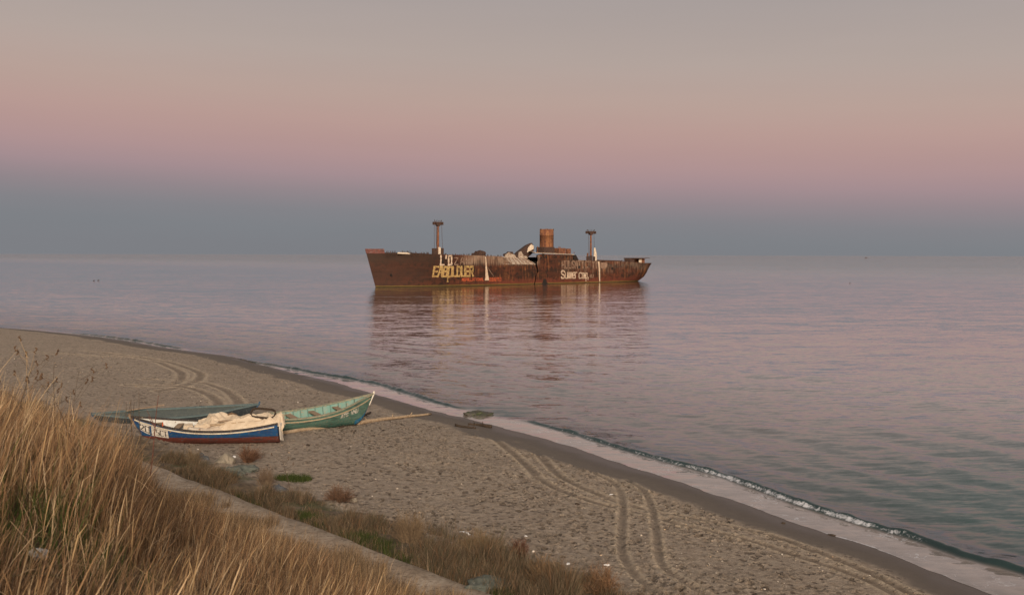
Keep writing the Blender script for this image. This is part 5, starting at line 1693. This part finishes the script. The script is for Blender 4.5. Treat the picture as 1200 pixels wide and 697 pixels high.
# two long pale stems crossing in the nearest corner
for (p0, p1, r_, lab) in (((12, 610), (92, 697), .011, 'long pale grass stem slanting across the green corner'), ((152, 700), (236, 596), .009, 'long pale stem leaning out of the near grass toward the path')):
    A_ = on_hill(*p0); B_ = on_hill(*p1)
    ka, kb = (.86, .9)
    A2 = np.array([0, 0, H]) + (A_ - [0, 0, H]) * ka; B2 = np.array([0, 0, H]) + (B_ - [0, 0, H]) * (kb if p1[1] > p0[1] else .8)
    lo_, hi_ = (A2, B2) if A2[2] < B2[2] else (B2, A2)
    gr = lo_ - (hi_ - lo_) * .5; gr[2] = ground(gr[0], gr[1]) - .03
    mb = MB(); mb.tube([gr, gr + (hi_ - gr) * .35, gr + (hi_ - gr) * .7 + [0, 0, .02], hi_], [r_, r_, r_ * .8, r_ * .3], 6)
    tag(mb.build('grass_stem', weed_p, None), lab, 'grass stem')
p = on_hill(46, 662)
mb = MB()
bm = bmesh.new(); bmesh.ops.create_icosphere(bm, subdivisions=3, radius=1)
for vtx in bm.verts:
    c_ = vtx.co.copy(); k = 1 + .5 * mnoise.fractal(c_ * 1.3, 1, 2, 5); vtx.co = Vector((c_.x * .10, c_.y * .08, c_.z * .055)) * k
me = bpy.data.meshes.new('stone'); bm.to_mesh(me); bm.free()
o = link('stone', me, worn('grey_white_stone', (.45, .43, .40), (.3, .28, .25), 8, .9)); o.location = (p[0], p[1], p[2] + .12)
tag(o, 'grey white stone showing through the green grass in the nearest corner', 'stone')

# ------------------------------------------------------------------ sky, light, camera
w = bpy.data.worlds.new('World'); scene.world = w; w.use_nodes = True
nt = w.node_tree; nt.nodes.clear()
class W(NT):
    def __init__(self): self.t = nt
s = W()
out = s.n('ShaderNodeOutputWorld'); bg = s.n('ShaderNodeBackground'); s.l(bg.outputs[0], out.inputs[0])
tc = s.n('ShaderNodeTexCoord'); nrm = s.n('ShaderNodeVectorMath', operation='NORMALIZE'); s.l(tc.outputs['Generated'], nrm.inputs[0])
sx, sy, sz = s.sep(nrm.outputs[0])
el = s.math('MULTIPLY', s.math('ARCSINE', sz), 180 / PI)
def lin(c): return tuple(((x / 255 + .055) / 1.055) ** 2.4 if x > 10 else x / 255 / 12.92 for x in c)
SKY = [(0, (125, 127, 132)), (1.2, (126, 129, 134)), (2.2, (132, 131, 136)), (3.2, (147, 135, 140)), (4.2, (164, 141, 145)), (5.2, (175, 146, 146)), (6.2, (181, 150, 146)), (7.2, (185, 155, 148)), (8.6, (185, 161, 152)), (11, (179, 164, 157)), (14.2, (169, 159, 156)),
       (25, (156, 150, 148)), (50, (140, 138, 138)), (90, (124, 124, 130))]
elw = s.math('ADD', el, s.math('MULTIPLY', sx, 1.9))
r_ = s.ramp(s.math('DIVIDE', elw, 90.0, clamp=True), [(e_ / 90, lin(c)) for e_, c in SKY])
# after-sunset glow behind the camera
SUN_AZ = math.radians(172)      # compass-like: direction the light comes from, measured from +Y clockwise
sd = Vector((math.sin(SUN_AZ), math.cos(SUN_AZ), 0))
dw = s.math('ADD', s.math('MULTIPLY', sx, sd.x), s.math('MULTIPLY', sy, sd.y))
west = s.math('MULTIPLY', s.sstep(dw, -.1, 1.0), s.math('POWER', s.math('SUBTRACT', 1.0, s.math('ABSOLUTE', sz), clamp=True), 2.0))
sky = s.n('ShaderNodeTexSky', sky_type='NISHITA'); sky.sun_disc = False
sky.sun_elevation = math.radians(4); sky.sun_rotation = SUN_AZ; sky.altitude = 10; sky.air_density = 1.3; sky.dust_density = 3
col = s.mix(west, r_, (2.5, 1.9, 1.5))
add = s.mix(s.sstep(dw, -.2, .6), (0, 0, 0), s.mix(1.0, sky.outputs[0], (.08, .08, .08), 'MULTIPLY'))
wz = s.n('ShaderNodeMapping'); s.l(nrm.outputs[0], wz.inputs[0]); wz.inputs['Scale'].default_value = (1.4, 1.4, 13)
wn = s.noise(wz.outputs[0], 1.7, 5, .6)
wisp = s.math('ADD', .965, s.math('MULTIPLY', wn, .07))
cw = s.n('ShaderNodeCombineXYZ'); [s.l(wisp, cw.inputs[k]) for k in range(3)]
col = s.mix(1.0, col, cw.outputs[0], 'MULTIPLY')
tot = s.mix(1.0, col, add, 'ADD')
s.l(tot, bg.inputs[0]); bg.inputs[1].default_value = 1.0

sl = bpy.data.lights.new('sun', 'SUN'); sl.energy = 3.5; sl.angle = math.radians(13); sl.color = (1.0, .85, .70)
so = bpy.data.objects.new('sun', sl); COL.objects.link(so)
sel = math.radians(20)
dvec = Vector((math.sin(SUN_AZ) * math.cos(sel), math.cos(SUN_AZ) * math.cos(sel), math.sin(sel)))
so.rotation_euler = dvec.to_track_quat('Z', 'Y').to_euler(); so.location = (0, -20, 40)

cam = bpy.data.cameras.new('camera'); cam.lens = 35; cam.sensor_width = 36; cam.clip_end = 60000; cam.clip_start = .1
cam.dof.use_dof = True; cam.dof.focus_distance = 90; cam.dof.aperture_fstop = 3.5
co = bpy.data.objects.new('camera', cam); COL.objects.link(co)
Mx = Matrix((( *rt, 0), (*up, 0), (*(-fw), 0), (0, 0, 0, 1)))
Mx = Matrix(((rt[0], up[0], -fw[0], 0), (rt[1], up[1], -fw[1], 0), (rt[2], up[2], -fw[2], H), (0, 0, 0, 1)))
co.matrix_world = Mx
scene.camera = co
scene.view_settings.view_transform = 'Standard'; scene.view_settings.look = 'None'
scene.view_settings.exposure = 0; scene.view_settings.gamma = 1; scene.view_settings.use_curve_mapping = False
scene.render.engine = 'CYCLES'
scene.cycles.max_bounces = 5; scene.cycles.use_denoising = True
